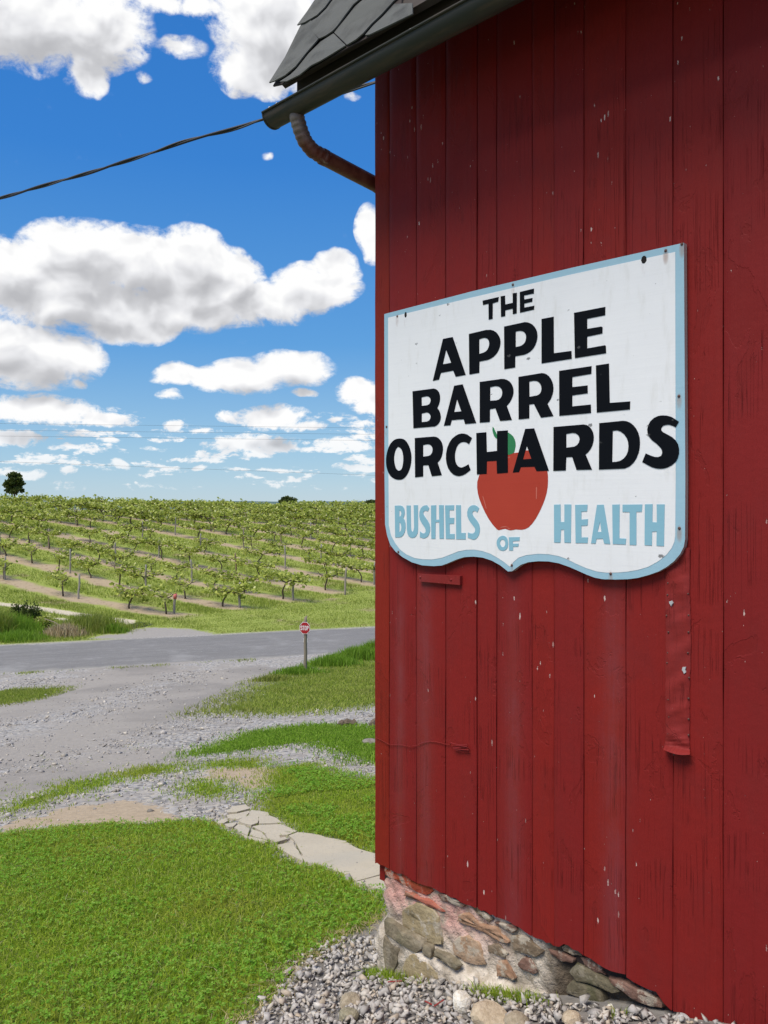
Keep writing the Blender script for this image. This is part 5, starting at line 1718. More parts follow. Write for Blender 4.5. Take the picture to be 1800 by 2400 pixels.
def blades(name, x, y, hgt, wid, mat, lean=0.5, seed=1, kind='stuff', bend=True, z=None):
    r_ = np.random.default_rng(seed)
    n = len(x)
    z = ground_z(x, y) - 0.004 if z is None else z
    yaw = r_.uniform(0, 2 * np.pi, n)
    ld = r_.uniform(0, 2 * np.pi, n)
    ln = np.abs(r_.normal(0, lean, n)) * hgt
    bx, by = np.cos(yaw) * wid / 2, np.sin(yaw) * wid / 2
    lx, ly = np.cos(ld) * ln, np.sin(ld) * ln
    base = np.stack([x, y, z], 1)
    side = np.stack([bx, by, np.zeros(n)], 1)
    hz_ = hgt * r_.uniform(0.75, 1.15, n)
    if bend:
        mid = base + np.stack([lx * 0.35, ly * 0.35, hz_ * 0.62], 1)
        tip = base + np.stack([lx, ly, hz_ * np.clip(1.0 - 0.25 * (ln / hgt) ** 2, 0.4, 1)], 1)
        V = np.stack([base - side, base + side, mid - side * 0.8, mid + side * 0.8, tip], 1).reshape(-1, 3)
        o = np.arange(n)[:, None] * 5
        Fc = np.concatenate([o + np.array([[0, 1, 3]]), o + np.array([[0, 3, 2]]), o + np.array([[2, 3, 4]])])
    else:
        tip = base + np.stack([lx, ly, hz_], 1)
        V = np.stack([base - side, base + side, tip], 1).reshape(-1, 3)
        Fc = np.arange(n * 3).reshape(-1, 3)
    return obj(name, mesh_from(name, V, Fc, mat), kind=kind)


def in_walk(x, y):
    m_ = np.zeros(len(x), bool)
    for pc in PIECES:
        m_ |= inside(x, y, ground_poly(T(*GS, pc)))
    return m_


def clear_of_barn(x, y):
    s = (x - XC) * R2 - (y - YC) * R2
    d = -((x - XC) + (y - YC)) * R2
    return (d > 0.0) | (s < 0.0)


def sample(poly, n, seed, grow=0.05, power=1.0):
    r_ = np.random.default_rng(seed)
    lo, hi = poly.min(0) - 0.3, poly.max(0) + 0.3
    lo = np.maximum(lo, [-9, 1.6])
    hi = np.minimum(hi, [6, 40])
    x = r_.uniform(lo[0], hi[0], n)
    t = r_.uniform(0, 1, n)
    y = lo[1] + (hi[1] - lo[1]) * t
    k = x / np.maximum(y, 0.1)
    ok = (k > -0.62) & (k < 0.22)
    x, y = x[ok], y[ok]
    e = edge_dist(x, y, poly) + r_.normal(0, grow, len(x)) + 0.06 * wobble(x * 4, y * 4)
    ok = (e > 0) & clear_of_barn(x, y)
    return x[ok], y[ok], e[ok]


# near lawn: blades and clover
x, y, e = sample(near_lawn, 620000, 21, 0.03)
keep = np.random.default_rng(1).uniform(0, 1, len(x)) < np.clip(1.6 - 0.17 * y, 0.5, 1.0) * np.where(y < 2.2, 0.35, 1)
x, y = x[keep], y[keep]
ok = ~in_walk(x, y)
x, y = x[ok], y[ok]
tall = 1.0 + 0.35 * wobble(x * 1.3, y * 1.3) + 0.2 * wobble(x * 5, y * 5)
tall *= np.where(edge_dist(x, y, pad) > -0.25, 1.25, 1.0)
blades('lawn', x, y, 0.030 * np.clip(tall, 0.5, 1.8), 0.0042 + 0.0008 * (y - 3), M_GRASS, 1.15, 2)


def clover(name, x, y, seed, size=0.009, hmin=0.02, hmax=0.05):
    r_ = np.random.default_rng(seed)
    n = len(x)
    z = ground_z(x, y) + r_.uniform(hmin, hmax, n)
    VV, FF = [], []
    a0 = r_.uniform(0, 2 * np.pi, n)
    for k in range(3):
        a = a0 + k * 2.094
        s = size * r_.uniform(0.7, 1.25, n)
        c = np.stack([x, y, z], 1)
        d = np.stack([np.cos(a), np.sin(a), r_.normal(0.05, 0.35, n)], 1)
        sd = np.stack([-np.sin(a), np.cos(a), r_.normal(0, 0.25, n)], 1)
        s = s[:, None]
        quad = np.stack([c, c + d * s * 0.7 - sd * s * 0.55, c + d * s * 1.25, c + d * s * 0.7 + sd * s * 0.55], 1)
        VV.append(quad.reshape(-1, 3))
        FF.append(np.arange(n * 4).reshape(-1, 4) + k * n * 4)
    return obj(name, mesh_from(name, np.vstack(VV), np.vstack(FF), M_CLOVER), kind='stuff')


x, y, e = sample(near_lawn, 75000, 22, 0.02)
cl = wobble(x * 1.1 + 2, y * 1.2) + np.where(edge_dist(x, y, pad) > -0.45, 0.9, 0)
keep = (cl + np.random.default_rng(2).normal(0, 0.35, len(x)) > 0.12) & ~in_walk(x, y)
clover('clover', x[keep], y[keep], 3)
x, y, e = sample(mid_lawn, 190000, 23, 0.12)
keep = ~in_walk(x, y)
x, y = x[keep], y[keep]
blades('lawn', x, y, 0.034 * np.clip(1 + 0.4 * wobble(x * 2, y * 2), 0.5, 1.7), np.full(len(x), 0.006), M_GRASS, 1.1, 4)
cv = wobble(x * 1.5, y * 1.5) > 0.1
clover('clover', x[cv][::6], y[cv][::6], 5, 0.012)
x, y, e = sample(strip_lawn, 120000, 24, 0.20)
blades('lawn', x, y, 0.040 * np.clip(1 + 0.4 * wobble(x * 2, y * 2) + 0.35 * sstep(x, -2.0, -0.3), 0.5, 2.0), np.full(len(x), 0.010), M_WEED, 1.1, 6)
x, y, e = sample(far_lawn, 190000, 25, 0.35)
keep = np.random.default_rng(3).uniform(0, 1, len(x)) < np.clip(0.25 + e * 0.35, 0.1, 1)
x, y = x[keep], y[keep]
blades('lawn', x, y, 0.065 * np.clip(1 + 0.5 * wobble(x * 1.2, y * 1.2), 0.4, 2.0), np.full(len(x), 0.018), M_GRASSF, 1.0, 7, bend=False)
x, y, e = sample(left_lawn, 30000, 26, 0.3)
blades('lawn', x, y, np.full(len(x), 0.05), np.full(len(x), 0.016), M_GRASSF, 0.7, 8, bend=False)
for i, wd in enumerate(WEEDS):
    x, y, e = sample(wd, 6500, 30 + i, 0.16)
    blades('weeds', x, y, np.full(len(x), 0.035), np.full(len(x), 0.008), M_GRASS, 0.9, 9 + i)
# taller tufts, dry stalks and a few flowers in the lawn
rl = np.random.default_rng(88)
tx, ty = rl.uniform(-2.6, 0.2, 60), rl.uniform(2.3, 5.6, 60)
x = np.repeat(tx, 70) + rl.normal(0, 0.05, 4200)
y = np.repeat(ty, 70) + rl.normal(0, 0.05, 4200)
ok = (edge_dist(x, y, near_lawn) > 0.05) & ~in_walk(x, y)
blades('lawn_tufts', x[ok], y[ok], np.full(ok.sum(), 0.058), np.full(ok.sum(), 0.0042), M_GRASS, 0.7, 44)
x, y, e = sample(near_lawn, 1500, 89, 0.0)
ok = ~in_walk(x, y)
M_STALK = leafy('dry_stalk', [(0.0, (0.42, 0.38, 0.20)), (1.0, (0.60, 0.56, 0.36))], 0.2)
blades('dry_stalks', x[ok][:520], y[ok][:520], np.full(min(520, ok.sum()), 0.05), np.full(min(520, ok.sum()), 0.0024), M_STALK, 1.5, 45)
# sparse tufts in the dirt, in the drive and between slabs
r2 = np.random.default_rng(77)
N = 26000
x = r2.uniform(-4.2, 0.9, N)
y = r2.uniform(4.2, 10.5, N)
tuft = wobble(x * 2.3 + 4, y * 2.1) + 0.5 * wobble(x * 6, y * 6)
g0 = zones(x, y)
keep = (tuft > 0.32) & (g0[0] < 0.5) & clear_of_barn(x, y) & (x / y > -0.55) & (r2.uniform(0, 1, N) < np.where(y < 8, 0.55, 0.18)) & (g0[5] < 0.3)
keep &= ~in_walk(x, y)
blades('weeds', x[keep], y[keep], np.full(keep.sum(), 0.024), np.full(keep.sum(), 0.0055), M_GRASS, 1.0, 40)
# weeds in the cracks of the walk and at its edges
xs_, ys_ = [], []
for pc in PIECES:
    pg = ground_poly(T(*GS, pc))
    for i in range(len(pg)):
        a, c = pg[i], pg[(i + 1) % len(pg)]
        L = np.hypot(*(c - a))
        m_ = int(L * (26 if len(pc) > 10 else 60))
        for j in range(m_):
            if wobble(a[0] * 9 + j * 0.3, a[1] * 7 + j * 0.21) > 0.0:
                q_ = a + (c - a) * (j + 0.5) / m_
                xs_.append(q_[0] + r2.normal(0, 0.008))
                ys_.append(q_[1] + r2.normal(0, 0.008))
x, y = np.array(xs_), np.array(ys_)
keep = ~in_walk(x, y) & clear_of_barn(x, y)
blades('weeds', x[keep], y[keep], np.full(keep.sum(), 0.026), np.full(keep.sum(), 0.005), M_GRASS, 0.9, 41)
# weeds at the foot of the foundation
fs = r2.uniform(0.02, 1.15, 2600)
fs = fs[(np.sin(fs * 11) + r2.normal(0, 0.5, len(fs))) > 0.55]
fd = 0.075 + np.abs(r2.normal(0, 0.022, len(fs)))
x = XC + R2 * fs - R2 * fd
y = YC - R2 * fs - R2 * fd
blades('weeds', x, y, np.full(len(x), 0.045), np.full(len(x), 0.0035), M_GRASS, 0.7, 42)
# dry straw along the lawn edge of the gravel
N = 30000
x = r2.uniform(-1.6, 0.2, N)
y = r2.uniform(1.8, 3.9, N)
e = edge_dist(x, y, pad)
keep = (np.abs(e + 0.01) < np.abs(r2.normal(0, 0.05, N)))
M_STRAW = leafy('dry_straw', [(0.0, (0.30, 0.22, 0.12)), (0.5, (0.44, 0.34, 0.20)), (1.0, (0.55, 0.46, 0.30))], 0.1)
x, y = x[keep][:2200], y[keep][:2200]
blades('straw', x, y, np.full(len(x), 0.016), np.full(len(x), 0.0025), M_STRAW, 2.2, 43, z=ground_z(x, y) + 0.012)

# ------------------------------------------------------------------ stop sign on its post
M_POST, b, p, out = material('weathered_post_wood')
tc = b.n('ShaderNodeTexCoord')
co = tc.outputs['Object']
gr = b.noise(b.scale(co, (30, 30, 3)), 1.0, 5, 0.65)
c_ = b.mix(gr, (0.13, 0.10, 0.06), (0.28, 0.225, 0.15))
inf = b.n('ShaderNodeObjectInfo')
c_ = b.mix(b.m('MULTIPLY', inf.outputs['Random'], 0.5), c_, (0.24, 0.225, 0.20))
b.put(p.inputs['Base Color'], c_)
p.inputs['Roughness'].default_value = 0.9
bump(b, p, gr, 0.6, 0.01)
M_STOPR, b, p, out = material('stop_red')
p.inputs['Base Color'].default_value = (0.36, 0.012, 0.018, 1)
p.inputs['Roughness'].default_value = 0.4
M_STOPW, b, p, out = material('stop_white')
p.inputs['Base Color'].default_value = (0.80, 0.80, 0.80, 1)
p.inputs['Roughness'].default_value = 0.4
sxp, syp = (float(v) for v in hit(716, 1580))
szp = float(ground_z(sxp, syp))
stop = thing('stop_sign', 'small red octagonal stop sign on a round wooden post by the road', 'stop sign', (sxp, syp, szp), math.radians(-12))
PH = (1580 - 1445) / F * syp
path = [(0.004 * math.sin(i * 1.7), 0.004 * math.cos(i * 1.1), -0.1 + (PH + 0.1) * i / 12) for i in range(13)]
V, Fc = tube(path, [0.047 - 0.0006 * i for i in range(13)], 12)
V = [(vx, vy, vz + (0.035 * vx / 0.047 if vz > PH - 0.01 else 0)) for vx, vy, vz in V]
obj('post', mesh_from('post', V, Fc, M_POST, True), stop)
SZ = (1580 - 1471) / F * syp
SW, SH = 24.4 / F * syp / 2 / math.cos(math.radians(14)), 28.0 / F * syp / 2


def octo(k):
    c = 0.4142
    return [(SW * k, SH * k * c), (SW * k * c, SH * k), (-SW * k * c, SH * k), (-SW * k, SH * k * c), (-SW * k, -SH * k * c), (-SW * k * c, -SH * k), (SW * k * c, -SH * k), (SW * k, -SH * k * c)]


def sp(name, outer_, holes, mat, yf, yb, par=None):
    V, Fc = plate([(a, c + SZ) for a, c in outer_], [[(a, c + SZ) for a, c in h] for h in holes], yf, yb)
    return obj(name, mesh_from(name, V, Fc, mat), par or stop)


sp('backing_board', [(a * 1.02, c * 1.02 + 0.004) for a, c in [(-SW * .8, -SH * .8), (SW * .8, -SH * .8), (SW * .8, SH * .8), (-SW * .8, SH * .8)]], [], M_POST, -0.060, -0.046)
plate_o = sp('sign_plate', octo(1.0), [], M_STOPW, -0.064, -0.061)
sp('red_face', octo(0.925), [], M_STOPR, -0.0665, -0.0635, plate_o)
u = SW / 0.155
lt = {
    'S': [[(0.030, 0.020), (0.030, 0.034), (0.020, 0.045), (-0.008, 0.045), (-0.018, 0.034), (-0.018, 0.012), (-0.010, 0.002), (0.012, -0.006), (0.015, -0.012), (0.015, -0.028), (0.010, -0.033), (0.002, -0.033), (-0.003, -0.028), (-0.003, -0.020), (-0.018, -0.020), (-0.018, -0.034), (-0.008, -0.045), (0.020, -0.045), (0.030, -0.034), (0.030, -0.008), (0.022, 0.002), (0.000, 0.010), (-0.003, 0.016), (-0.003, 0.028), (0.002, 0.033), (0.010, 0.033), (0.015, 0.028), (0.015, 0.020)]],
    'T': [[(-0.022, 0.045), (0.022, 0.045), (0.022, 0.032), (0.007, 0.032), (0.007, -0.045), (-0.007, -0.045), (-0.007, 0.032), (-0.022, 0.032)]],
    'O': [[(0.012, 0.045), (0.024, 0.034), (0.024, -0.034), (0.012, -0.045), (-0.012, -0.045), (-0.024, -0.034), (-0.024, 0.034), (-0.012, 0.045)], [(0.006, 0.032), (0.010, 0.026), (0.010, -0.026), (0.006, -0.032), (-0.006, -0.032), (-0.010, -0.026), (-0.010, 0.026), (-0.006, 0.032)]],
    'P': [[(-0.022, 0.045), (0.012, 0.045), (0.024, 0.034), (0.024, 0.006), (0.012, -0.006), (-0.008, -0.006), (-0.008, -0.045), (-0.022, -0.045)], [(-0.008, 0.032), (0.005, 0.032), (0.010, 0.027), (0.010, 0.012), (0.005, 0.007), (-0.008, 0.007)]],
}
for ch, cx_ in (('S', -0.098), ('T', -0.036), ('O', 0.024), ('P', 0.086)):
    lp = [[((a * 1.12 + cx_ * 1.06) * u, c * 1.42 * u) for a, c in l_] for l_ in lt[ch]]
    sp('letter', lp[0], lp[1:], M_STOPW, -0.0685, -0.066, plate_o)
for sx_ in (-1, 1):
    V, Fc = box(sx_ * 0.050 - 0.004, sx_ * 0.050 + 0.004, -0.012, 0.0, SZ - SH - 0.22, SZ - SH - 0.12)
    obj('reflector_strip', mesh_from('reflector_strip', V, Fc, M_STOPW), stop)

# ------------------------------------------------------------------ cables
M_CAB, b, p, out = material('black_cable')
p.inputs['Base Color'].default_value = (0.012, 0.012, 0.014, 1)
p.inputs['Roughness'].default_value = 0.55
M_CABG, b, p, out = material('grey_cable')
p.inputs['Base Color'].default_value = (0.045, 0.044, 0.043, 1)
p.inputs['Roughness'].default_value = 0.55


def ray_pt(x, y, Y):
    k, v = px_dir(x, y)
    return Vector((k * Y, Y, CAMZ + v * Y))


anch = [(-1250, 700, 9.5), (-700, 640, 6.9), (-300, 545, 5.6), (0, 464, 4.72), (163, 418, 4.44), (325, 369, 4.22), (434, 331, 4.10), (543, 304, 3.99), (624, 277, 3.92), (803, 217, 3.76), (879, 194, 3.70), (960, 172, 3.64)]
pts = [ray_pt(*a) for a in anch]
fine_ = []
for i in range(len(pts) - 1):
    p0_, p1_, p2_, p3_ = pts[max(i - 1, 0)], pts[i], pts[i + 1], pts[min(i + 2, len(pts) - 1)]
    m_ = max(6, int((p2_ - p1_).length / 0.025))
    for j in range(m_):
        t = j / m_
        fine_.append(0.5 * ((2 * p1_) + (p2_ - p0_) * t + (2 * p0_ - 5 * p1_ + 4 * p2_ - p3_) * t * t + (3 * p1_ - p0_ - 3 * p2_ + p3_) * t ** 3))
cable = thing('service_cable', 'black twisted power cable running from the left to the barn eave', 'cable', tuple(fine_[0]))
org = fine_[0]
dist_ = 0.0
strands = [[], []]
for i, q in enumerate(fine_):
    tdir = (fine_[min(i + 1, len(fine_) - 1)] - fine_[max(i - 1, 0)]).normalized()
    a = tdir.cross(Vector((0, 0, 1))).normalized()
    c = a.cross(tdir)
    if i:
        dist_ += (q - fine_[i - 1]).length
    an = dist_ * 2 * math.pi / 0.62
    off_ = (a * math.cos(an) + c * math.sin(an)) * 0.0048
    strands[0].append(q - org + off_)
    strands[1].append(q - org - off_)
obj('strand', mesh_from('strand', *tube(strands[0], 0.0062, 7), M_CAB, True), cable)
obj('strand', mesh_from('strand', *tube(strands[1], 0.0042, 7), M_CABG, True), cable)
for nm, yl, yr, lab in (('power_line', 992.6, 1003.4, 'thin overhead power line across the field, topmost'), ('power_line', 1008.3, 1018.1, 'thin overhead power line across the field, second from top'), ('power_line', 1021.9, 1032.7, 'thin overhead power line across the field, third from top'), ('power_line', 1081.6, 1114.1, 'lowest thin overhead line, well below the other three')):
    A = ray_pt(0, yl, 33 / 1.0943)
    B = ray_pt(879, yr, 33 / 0.9543)
    dv = B - A
    P_ = [A + dv * t for t in np.linspace(-1.2, 2.2, 40)]
    me = mesh_from(nm, *tube([q - A for q in P_], 0.0036, 5), M_CABG)
    obj(nm, me, None, tuple(A), label=lab, category='power line', group='overhead lines along the road')

# ------------------------------------------------------------------ vineyard
M_BARK, b, p, out = material('vine_bark')
tc = b.n('ShaderNodeTexCoord')
b.put(p.inputs['Base Color'], b.mix(b.noise(b.scale(tc.outputs['Object'], (14, 14, 4)), 1.0, 5, 0.65), (0.035, 0.026, 0.018), (0.11, 0.085, 0.06)))
p.inputs['Roughness'].default_value = 0.95
M_VINE = leafy('vine_leaf', [(0.0, (0.13, 0.18, 0.025)), (0.2, (0.28, 0.34, 0.05)), (0.5, (0.43, 0.48, 0.10)), (0.85, (0.54, 0.56, 0.17)), (1.0, (0.68, 0.67, 0.36))], 0.42)
M_VINEF = leafy('far_vine_leaf', [(0.0, (0.16, 0.21, 0.04)), (0.3, (0.24, 0.295, 0.065)), (0.6, (0.33, 0.365, 0.095)), (1.0, (0.46, 0.47, 0.18))], 0.30)


def leaf_cloud(centers, spread, n, size, r_, droop=0.0):
    """n small five-sided leaves scattered round the given centres"""
    idx = r_.integers(0, len(centers), n)
    c = centers[idx] + r_.normal(0, 1, (n, 3)) * spread[idx]
    nrm = r_.normal(0, 1, (n, 3)) + np.array([0, 0, 0.9])
    nrm /= np.linalg.norm(nrm, axis=1)[:, None]
    t = np.cross(nrm, r_.normal(0, 1, (n, 3)))
    t /= np.linalg.norm(t, axis=1)[:, None]
    bt = np.cross(nrm, t)
    s = (size * r_.uniform(0.6, 1.35, n))[:, None]
    V = np.stack([c - t * s * 0.5, c + bt * s * 0.45 - t * s * 0.1, c + t * s * 0.6 + bt * s * 0.15, c + t * s * 0.6 - bt * s * 0.15, c - bt * s * 0.45 - t * s * 0.1], 1).reshape(-1, 3)
    return V, np.arange(n * 5).reshape(-1, 5)


def vine_proto(seed, lush):
    """local x runs along the row"""
    r_ = np.random.default_rng(seed)
    parts = []
    lean = r_.normal(0, 0.14)
    h = r_.uniform(0.50, 0.70)
    tp = [(0, 0, -0.08)]
    for i in range(1, 7):
        t = i / 6
        tp.append((lean * t + 0.05 * math.sin(t * 5 + seed), 0.04 * math.sin(t * 4 + seed * 2), h * t))
    parts.append(tube(tp, [0.034 - 0.012 * i / 6 for i in range(7)], 7))
    cen, spr = [], []
    top = np.array(tp[-1])
    for side in (-1, 1):
        L = r_.uniform(0.75, 1.15) * (1.0 if lush > 0.6 else 0.7)
        arm = [tuple(top)]
        for i in range(1, 6):
            t = i / 5
            arm.append((top[0] + side * L * t, top[1] + r_.normal(0, 0.03), top[2] + 0.16 * t + 0.05 * math.sin(t * 5 + seed * side)))
        parts.append(tube(arm, [0.026 - 0.003 * i for i in range(6)], 6))
        for i in range(1, 6):
            for k in range(3 if lush > 0.6 else 2):
                if r_.uniform() > 0.45 + 0.5 * lush:
                    continue
                a0 = np.array(arm[i])
                cl_ = r_.uniform(0.06, 0.30)
                tipv = a0 + np.array([r_.normal(0, 0.18), r_.normal(0, 0.22), cl_ * r_.choice([1, 1, 1, -0.7])])
                parts.append(tube([tuple(a0), tuple((a0 + tipv) / 2 + r_.normal(0, 0.03, 3)), tuple(tipv)], [0.009, 0.007, 0.004], 4, False))
                for f in (0.35, 0.7, 1.0):
                    cen.append(a0 + (tipv - a0) * f)
                    spr.append([0.11, 0.09, 0.055])
    tv, tf = merge(parts)
    trunk = mesh_from('trunk', tv, tf, M_BARK, True)
    cen, spr = np.array(cen), np.array(spr)
    LV, LF = leaf_cloud(cen, spr, int(110 + 270 * lush), 0.108, r_)
    fol = mesh_from('foliage', LV, LF, M_VINE)
    far_v, far_f = leaf_cloud(cen, spr * 1.15, int(40 + 50 * lush), 0.19, np.random.default_rng(seed + 50))
    return trunk, fol, far_v, far_f, np.array(tv)


PROT = [vine_proto(100 + i, lush) for i, lush in enumerate((0.95, 0.7, 0.4, 0.8, 0.2, 1.0, 0.55, 0.85))]
ROW_ANG = math.atan2(DROW[1], DROW[0])
spots = []
rv = np.random.default_rng(17)
for r in range(0, 22):
    wv_ = ROW0 + ROW_GAP * r
    end = END0 + 0.25 * math.sin(r * 2.1)
    t = 0.9
    i = 0
    while t < 90:
        P_ = MROW * wv_ + DROW * (end + t)
        if rv.uniform() > 0.13:
          spots.append((r, i, t, P_[0] + rv.normal(0, 0.08), P_[1] + rv.normal(0, 0.08)))
        t += rv.uniform(2.3, 3.1) if P_ @ ROAD_N < 62 else rv.uniform(1.6, 2.2)
        i += 1
S = np.array([(s[3], s[4]) for s in spots])
kx = S[:, 0] / S[:, 1]
q = S @ ROAD_N
inview = (kx > -0.50) & (kx < 0.03) & (q < 84) & (S[:, 1] > 20)
nearview = (kx > -0.62) & (kx < 0.20) & (q < 84) & (S[:, 1] > 20)
order = [i for i in np.argsort(S[:, 1]) if inview[i]]
ORD = ['first', 'second', 'third', 'fourth', 'fifth', 'sixth', 'seventh', 'eighth', 'ninth', 'tenth', 'eleventh', 'twelfth', 'thirteenth', 'fourteenth', 'fifteenth', 'sixteenth', 'seventeenth', 'eighteenth', 'nineteenth', 'twentieth']


def ordw(n):
    if n < 20:
        return ORD[n]
    tens = {2: 'twenty', 3: 'thirty', 4: 'forty', 5: 'fifty', 6: 'sixty', 7: 'seventy', 8: 'eighty', 9: 'ninety', 10: 'hundred and'}
    tt, u_ = divmod(n + 1, 10)
    return {2: 'twentieth', 3: 'thirtieth', 4: 'fortieth', 5: 'fiftieth', 6: 'sixtieth', 7: 'seventieth', 8: 'eightieth', 9: 'ninetieth', 10: 'hundredth'}.get(tt, str(n + 1)) if u_ == 0 else tens.get(tt, str(tt)) + '-' + ORD[u_ - 1]


chosen = order[:300]
cset = set(chosen)
LOOK = ['full leafy', 'leafy', 'open-crowned', 'leafy spreading', 'sparse bare-limbed', 'dense leafy', 'gnarled', 'bushy']
for i in chosen:
    r, ix, t, x_, y_ = spots[i]
    pk = int(rv.integers(0, len(PROT)))
    if r < 2 and rv.uniform() < 0.5:
        pk = 4 if rv.uniform() < 0.5 else 2
    qv = -0.309 * x_ + 0.951 * y_
    if qv > 60:
        pk = int(rv.choice([0, 3, 5, 7]))
    tr, fo = PROT[pk][0], PROT[pk][1]
    sc_v = rv.uniform(0.98, 1.28) * (1.0 + 0.2 * float(sstep(qv, 52, 66)))
    o = thing('grapevine', '%s grapevine, %s from the roadside end of the %s vineyard row' % (LOOK[pk], ordw(ix), ordw(r)), 'grapevine',
              (x_, y_, float(ground_z(x_, y_))), ROW_ANG + (math.pi if rv.uniform() < 0.5 else 0) + rv.normal(0, 0.1), 'grapevines in rows across the road')
    o.scale = (sc_v * rv.uniform(1.1, 1.35), sc_v * 1.1, sc_v * rv.uniform(0.85, 1.08))
    obj('trunk', tr, o)
    obj('foliage', fo, o)
VV, FF, off = [], [], 0
TV, TF, toff = [], [], 0
for i in np.nonzero(nearview)[0]:
    if i in cset:
        continue
    r, ix, t, x_, y_ = spots[i]
    pr = PROT[int(rv.integers(0, len(PROT)))]
    an = ROW_ANG + rv.normal(0, 0.1)
    ca, sa = math.cos(an), math.sin(an)
    s_ = rv.uniform(0.95, 1.2)
    W = pr[2] * s_
    W = np.stack([W[:, 0] * ca - W[:, 1] * sa + x_, W[:, 0] * sa + W[:, 1] * ca + y_, W[:, 2] + float(ground_z(x_, y_))], 1)
    VV.append(W)
    FF.append(pr[3] + off)
    off += len(W)
    z0 = float(ground_z(x_, y_))
    tw = 0.035
    TV.append(np.array([(x_ - tw, y_, z0 - 0.1), (x_ + tw, y_, z0 - 0.1), (x_ + tw * 0.7, y_, z0 + 0.9), (x_ - tw * 0.7, y_, z0 + 0.9), (x_, y_ - tw, z0 - 0.1), (x_, y_ + tw, z0 - 0.1), (x_, y_ + tw * 0.7, z0 + 0.9), (x_, y_ - tw * 0.7, z0 + 0.9)]))
    TF.append(np.array([[0, 1, 2, 3], [4, 5, 6, 7]]) + toff)
    toff += 8
obj('distant_vines', mesh_from('distant_vines', np.vstack(VV), np.vstack(FF), M_VINEF), kind='stuff')
obj('distant_vine_trunks', mesh_from('distant_vine_trunks', np.vstack(TV), np.vstack(TF), M_BARK), kind='stuff')

# trellis posts
M_GPOST, b, p, out = material('grey_trellis_post')
tc = b.n('ShaderNodeTexCoord')
gr = b.noise(b.scale(tc.outputs['Object'], (25, 25, 3)), 1.0, 5, 0.65)
inf = b.n('ShaderNodeObjectInfo')
c_ = b.mix(gr, (0.19, 0.17, 0.145), (0.36, 0.33, 0.29))
c_ = b.mix(b.ss(inf.outputs['Random'], 0.6, 0.9), c_, b.mix(gr, (0.15, 0.105, 0.065), (0.28, 0.20, 0.13)))
b.put(p.inputs['Base Color'], c_)
p.inputs['Roughness'].default_value = 0.95
post_me = []
for k in range(4):
    V, Fc = tube([(0.012 * math.sin(i + k), 0.012 * math.cos(i * 1.3 + k), -0.1 + 1.25 * i / 8) for i in range(9)], [0.058 - 0.001 * i for i in range(9)], 9)
    post_me.append(mesh_from('trellis_post', V, Fc, M_GPOST, True))
post_labels = ['short trellis post with a pink red top at the end of the first vineyard row', 'weathered grey end post of the second vineyard row', 'brown end post of the third vineyard row, with a bent arm', 'grey end post of the fourth vineyard row, nearest the barn edge']
post_h = [(1438 - 1392), (1424 - 1365), (1407 - 1343), (1394 - 1330)]
for k, (e, lab) in enumerate(zip(end_pts, post_labels)):
    hh = post_h[k] / F * e[1]
    o = obj('trellis_post', post_me[k], None, (e[0], e[1], float(ground_z(*e))), (0.03 * (k - 1), -0.04 * (k - 2), k), (1, 1, hh / 1.15), label=lab, category='post', group='trellis posts in the vineyard')
    if k == 0:
        V, Fc = tube([(0.003, 0.0, 0.86), (0.003, 0.0, 1.02), (0.0, 0, 1.17)], [0.072, 0.080, 0.070], 6)
        mp, b, p, out = material('faded_pink_marker')
        p.inputs['Base Color'].default_value = (0.55, 0.13, 0.12, 1)
        obj('marker', mesh_from('marker', V, Fc, mp, True), o)
    if k == 2:
        V, Fc = tube([(0, 0, 1.05), (0.3, -0.25, 1.07), (0.55, -0.45, 1.0)], [0.035, 0.03, 0.02], 7)
        obj('brace', mesh_from('brace', V, Fc, M_BARK, True), o)
np_ = 0
for r in range(0, 24):
    end = END0
    for j in range(0 if r > 3 else 1, 14):
        t = 7.2 * j + (0.3 if j == 0 else rv.normal(0, 0.3))
        P_ = MROW * (ROW0 + ROW_GAP * r) + DROW * (end + t)
        k_ = P_[0] / P_[1]
        if not (-0.47 < k_ < 0.0) or rv.uniform() < 0.12 or np_ > 110:
            continue
        np_ += 1
        o = obj('trellis_post', post_me[int(rv.integers(0, 4))], None, (P_[0], P_[1], float(ground_z(*P_))), (rv.normal(0, 0.04), rv.normal(0, 0.04), rv.uniform(0, 6)), (0.85, 0.85, rv.uniform(1.0, 1.22)),
                label='grey trellis post, %s along the %s vineyard row from the road' % (ordw(j), ordw(r)), category='post', group='trellis posts in the vineyard')

# grass standing in the field strips and on the far verge
rf = np.random.default_rng(5)
N = 420000
y = 27 * np.exp(rf.uniform(0, math.log(95 / 27), N))
x = rf.uniform(-0.52, 0.06, N) * y
q = ROAD_N[0] * x + ROAD_N[1] * y
rowf = (x * MROW[0] + y * MROW[1] - ROW0) / ROW_GAP
alongf = x * DROW[0] + y * DROW[1] - END0
tri_ = np.abs(rowf - np.round(rowf))
gz_ = zones(x, y)
stripg = (tri_ > 0.25 + 0.05 * wobble(x, y)) | (alongf < -0.5) | (rowf < -0.4)
keep = (q > ROAD_Q1 + 0.1) & stripg & (gz_[3] < 0.3) & (gz_[4] < 0.25) & (rf.uniform(0, 1, N) < 0.55 + 0.3 * wobble(x * 0.8, y * 0.8))
x, y, q = x[keep], y[keep], q[keep]
alongf, rowf = alongf[keep], rowf[keep]
mown = (alongf < -0.8) & (x > -8.5)
hg = np.where(mown, 0.06, 0.13) * np.clip(1 + 0.6 * wobble(x * 0.7, y * 0.7), 0.4, 2)
blades('field_grass', x, y, hg * (0.7 + 0.3 * y / 40), 0.022 * y / 36, M_GRASSF, 0.55, 60, bend=False)
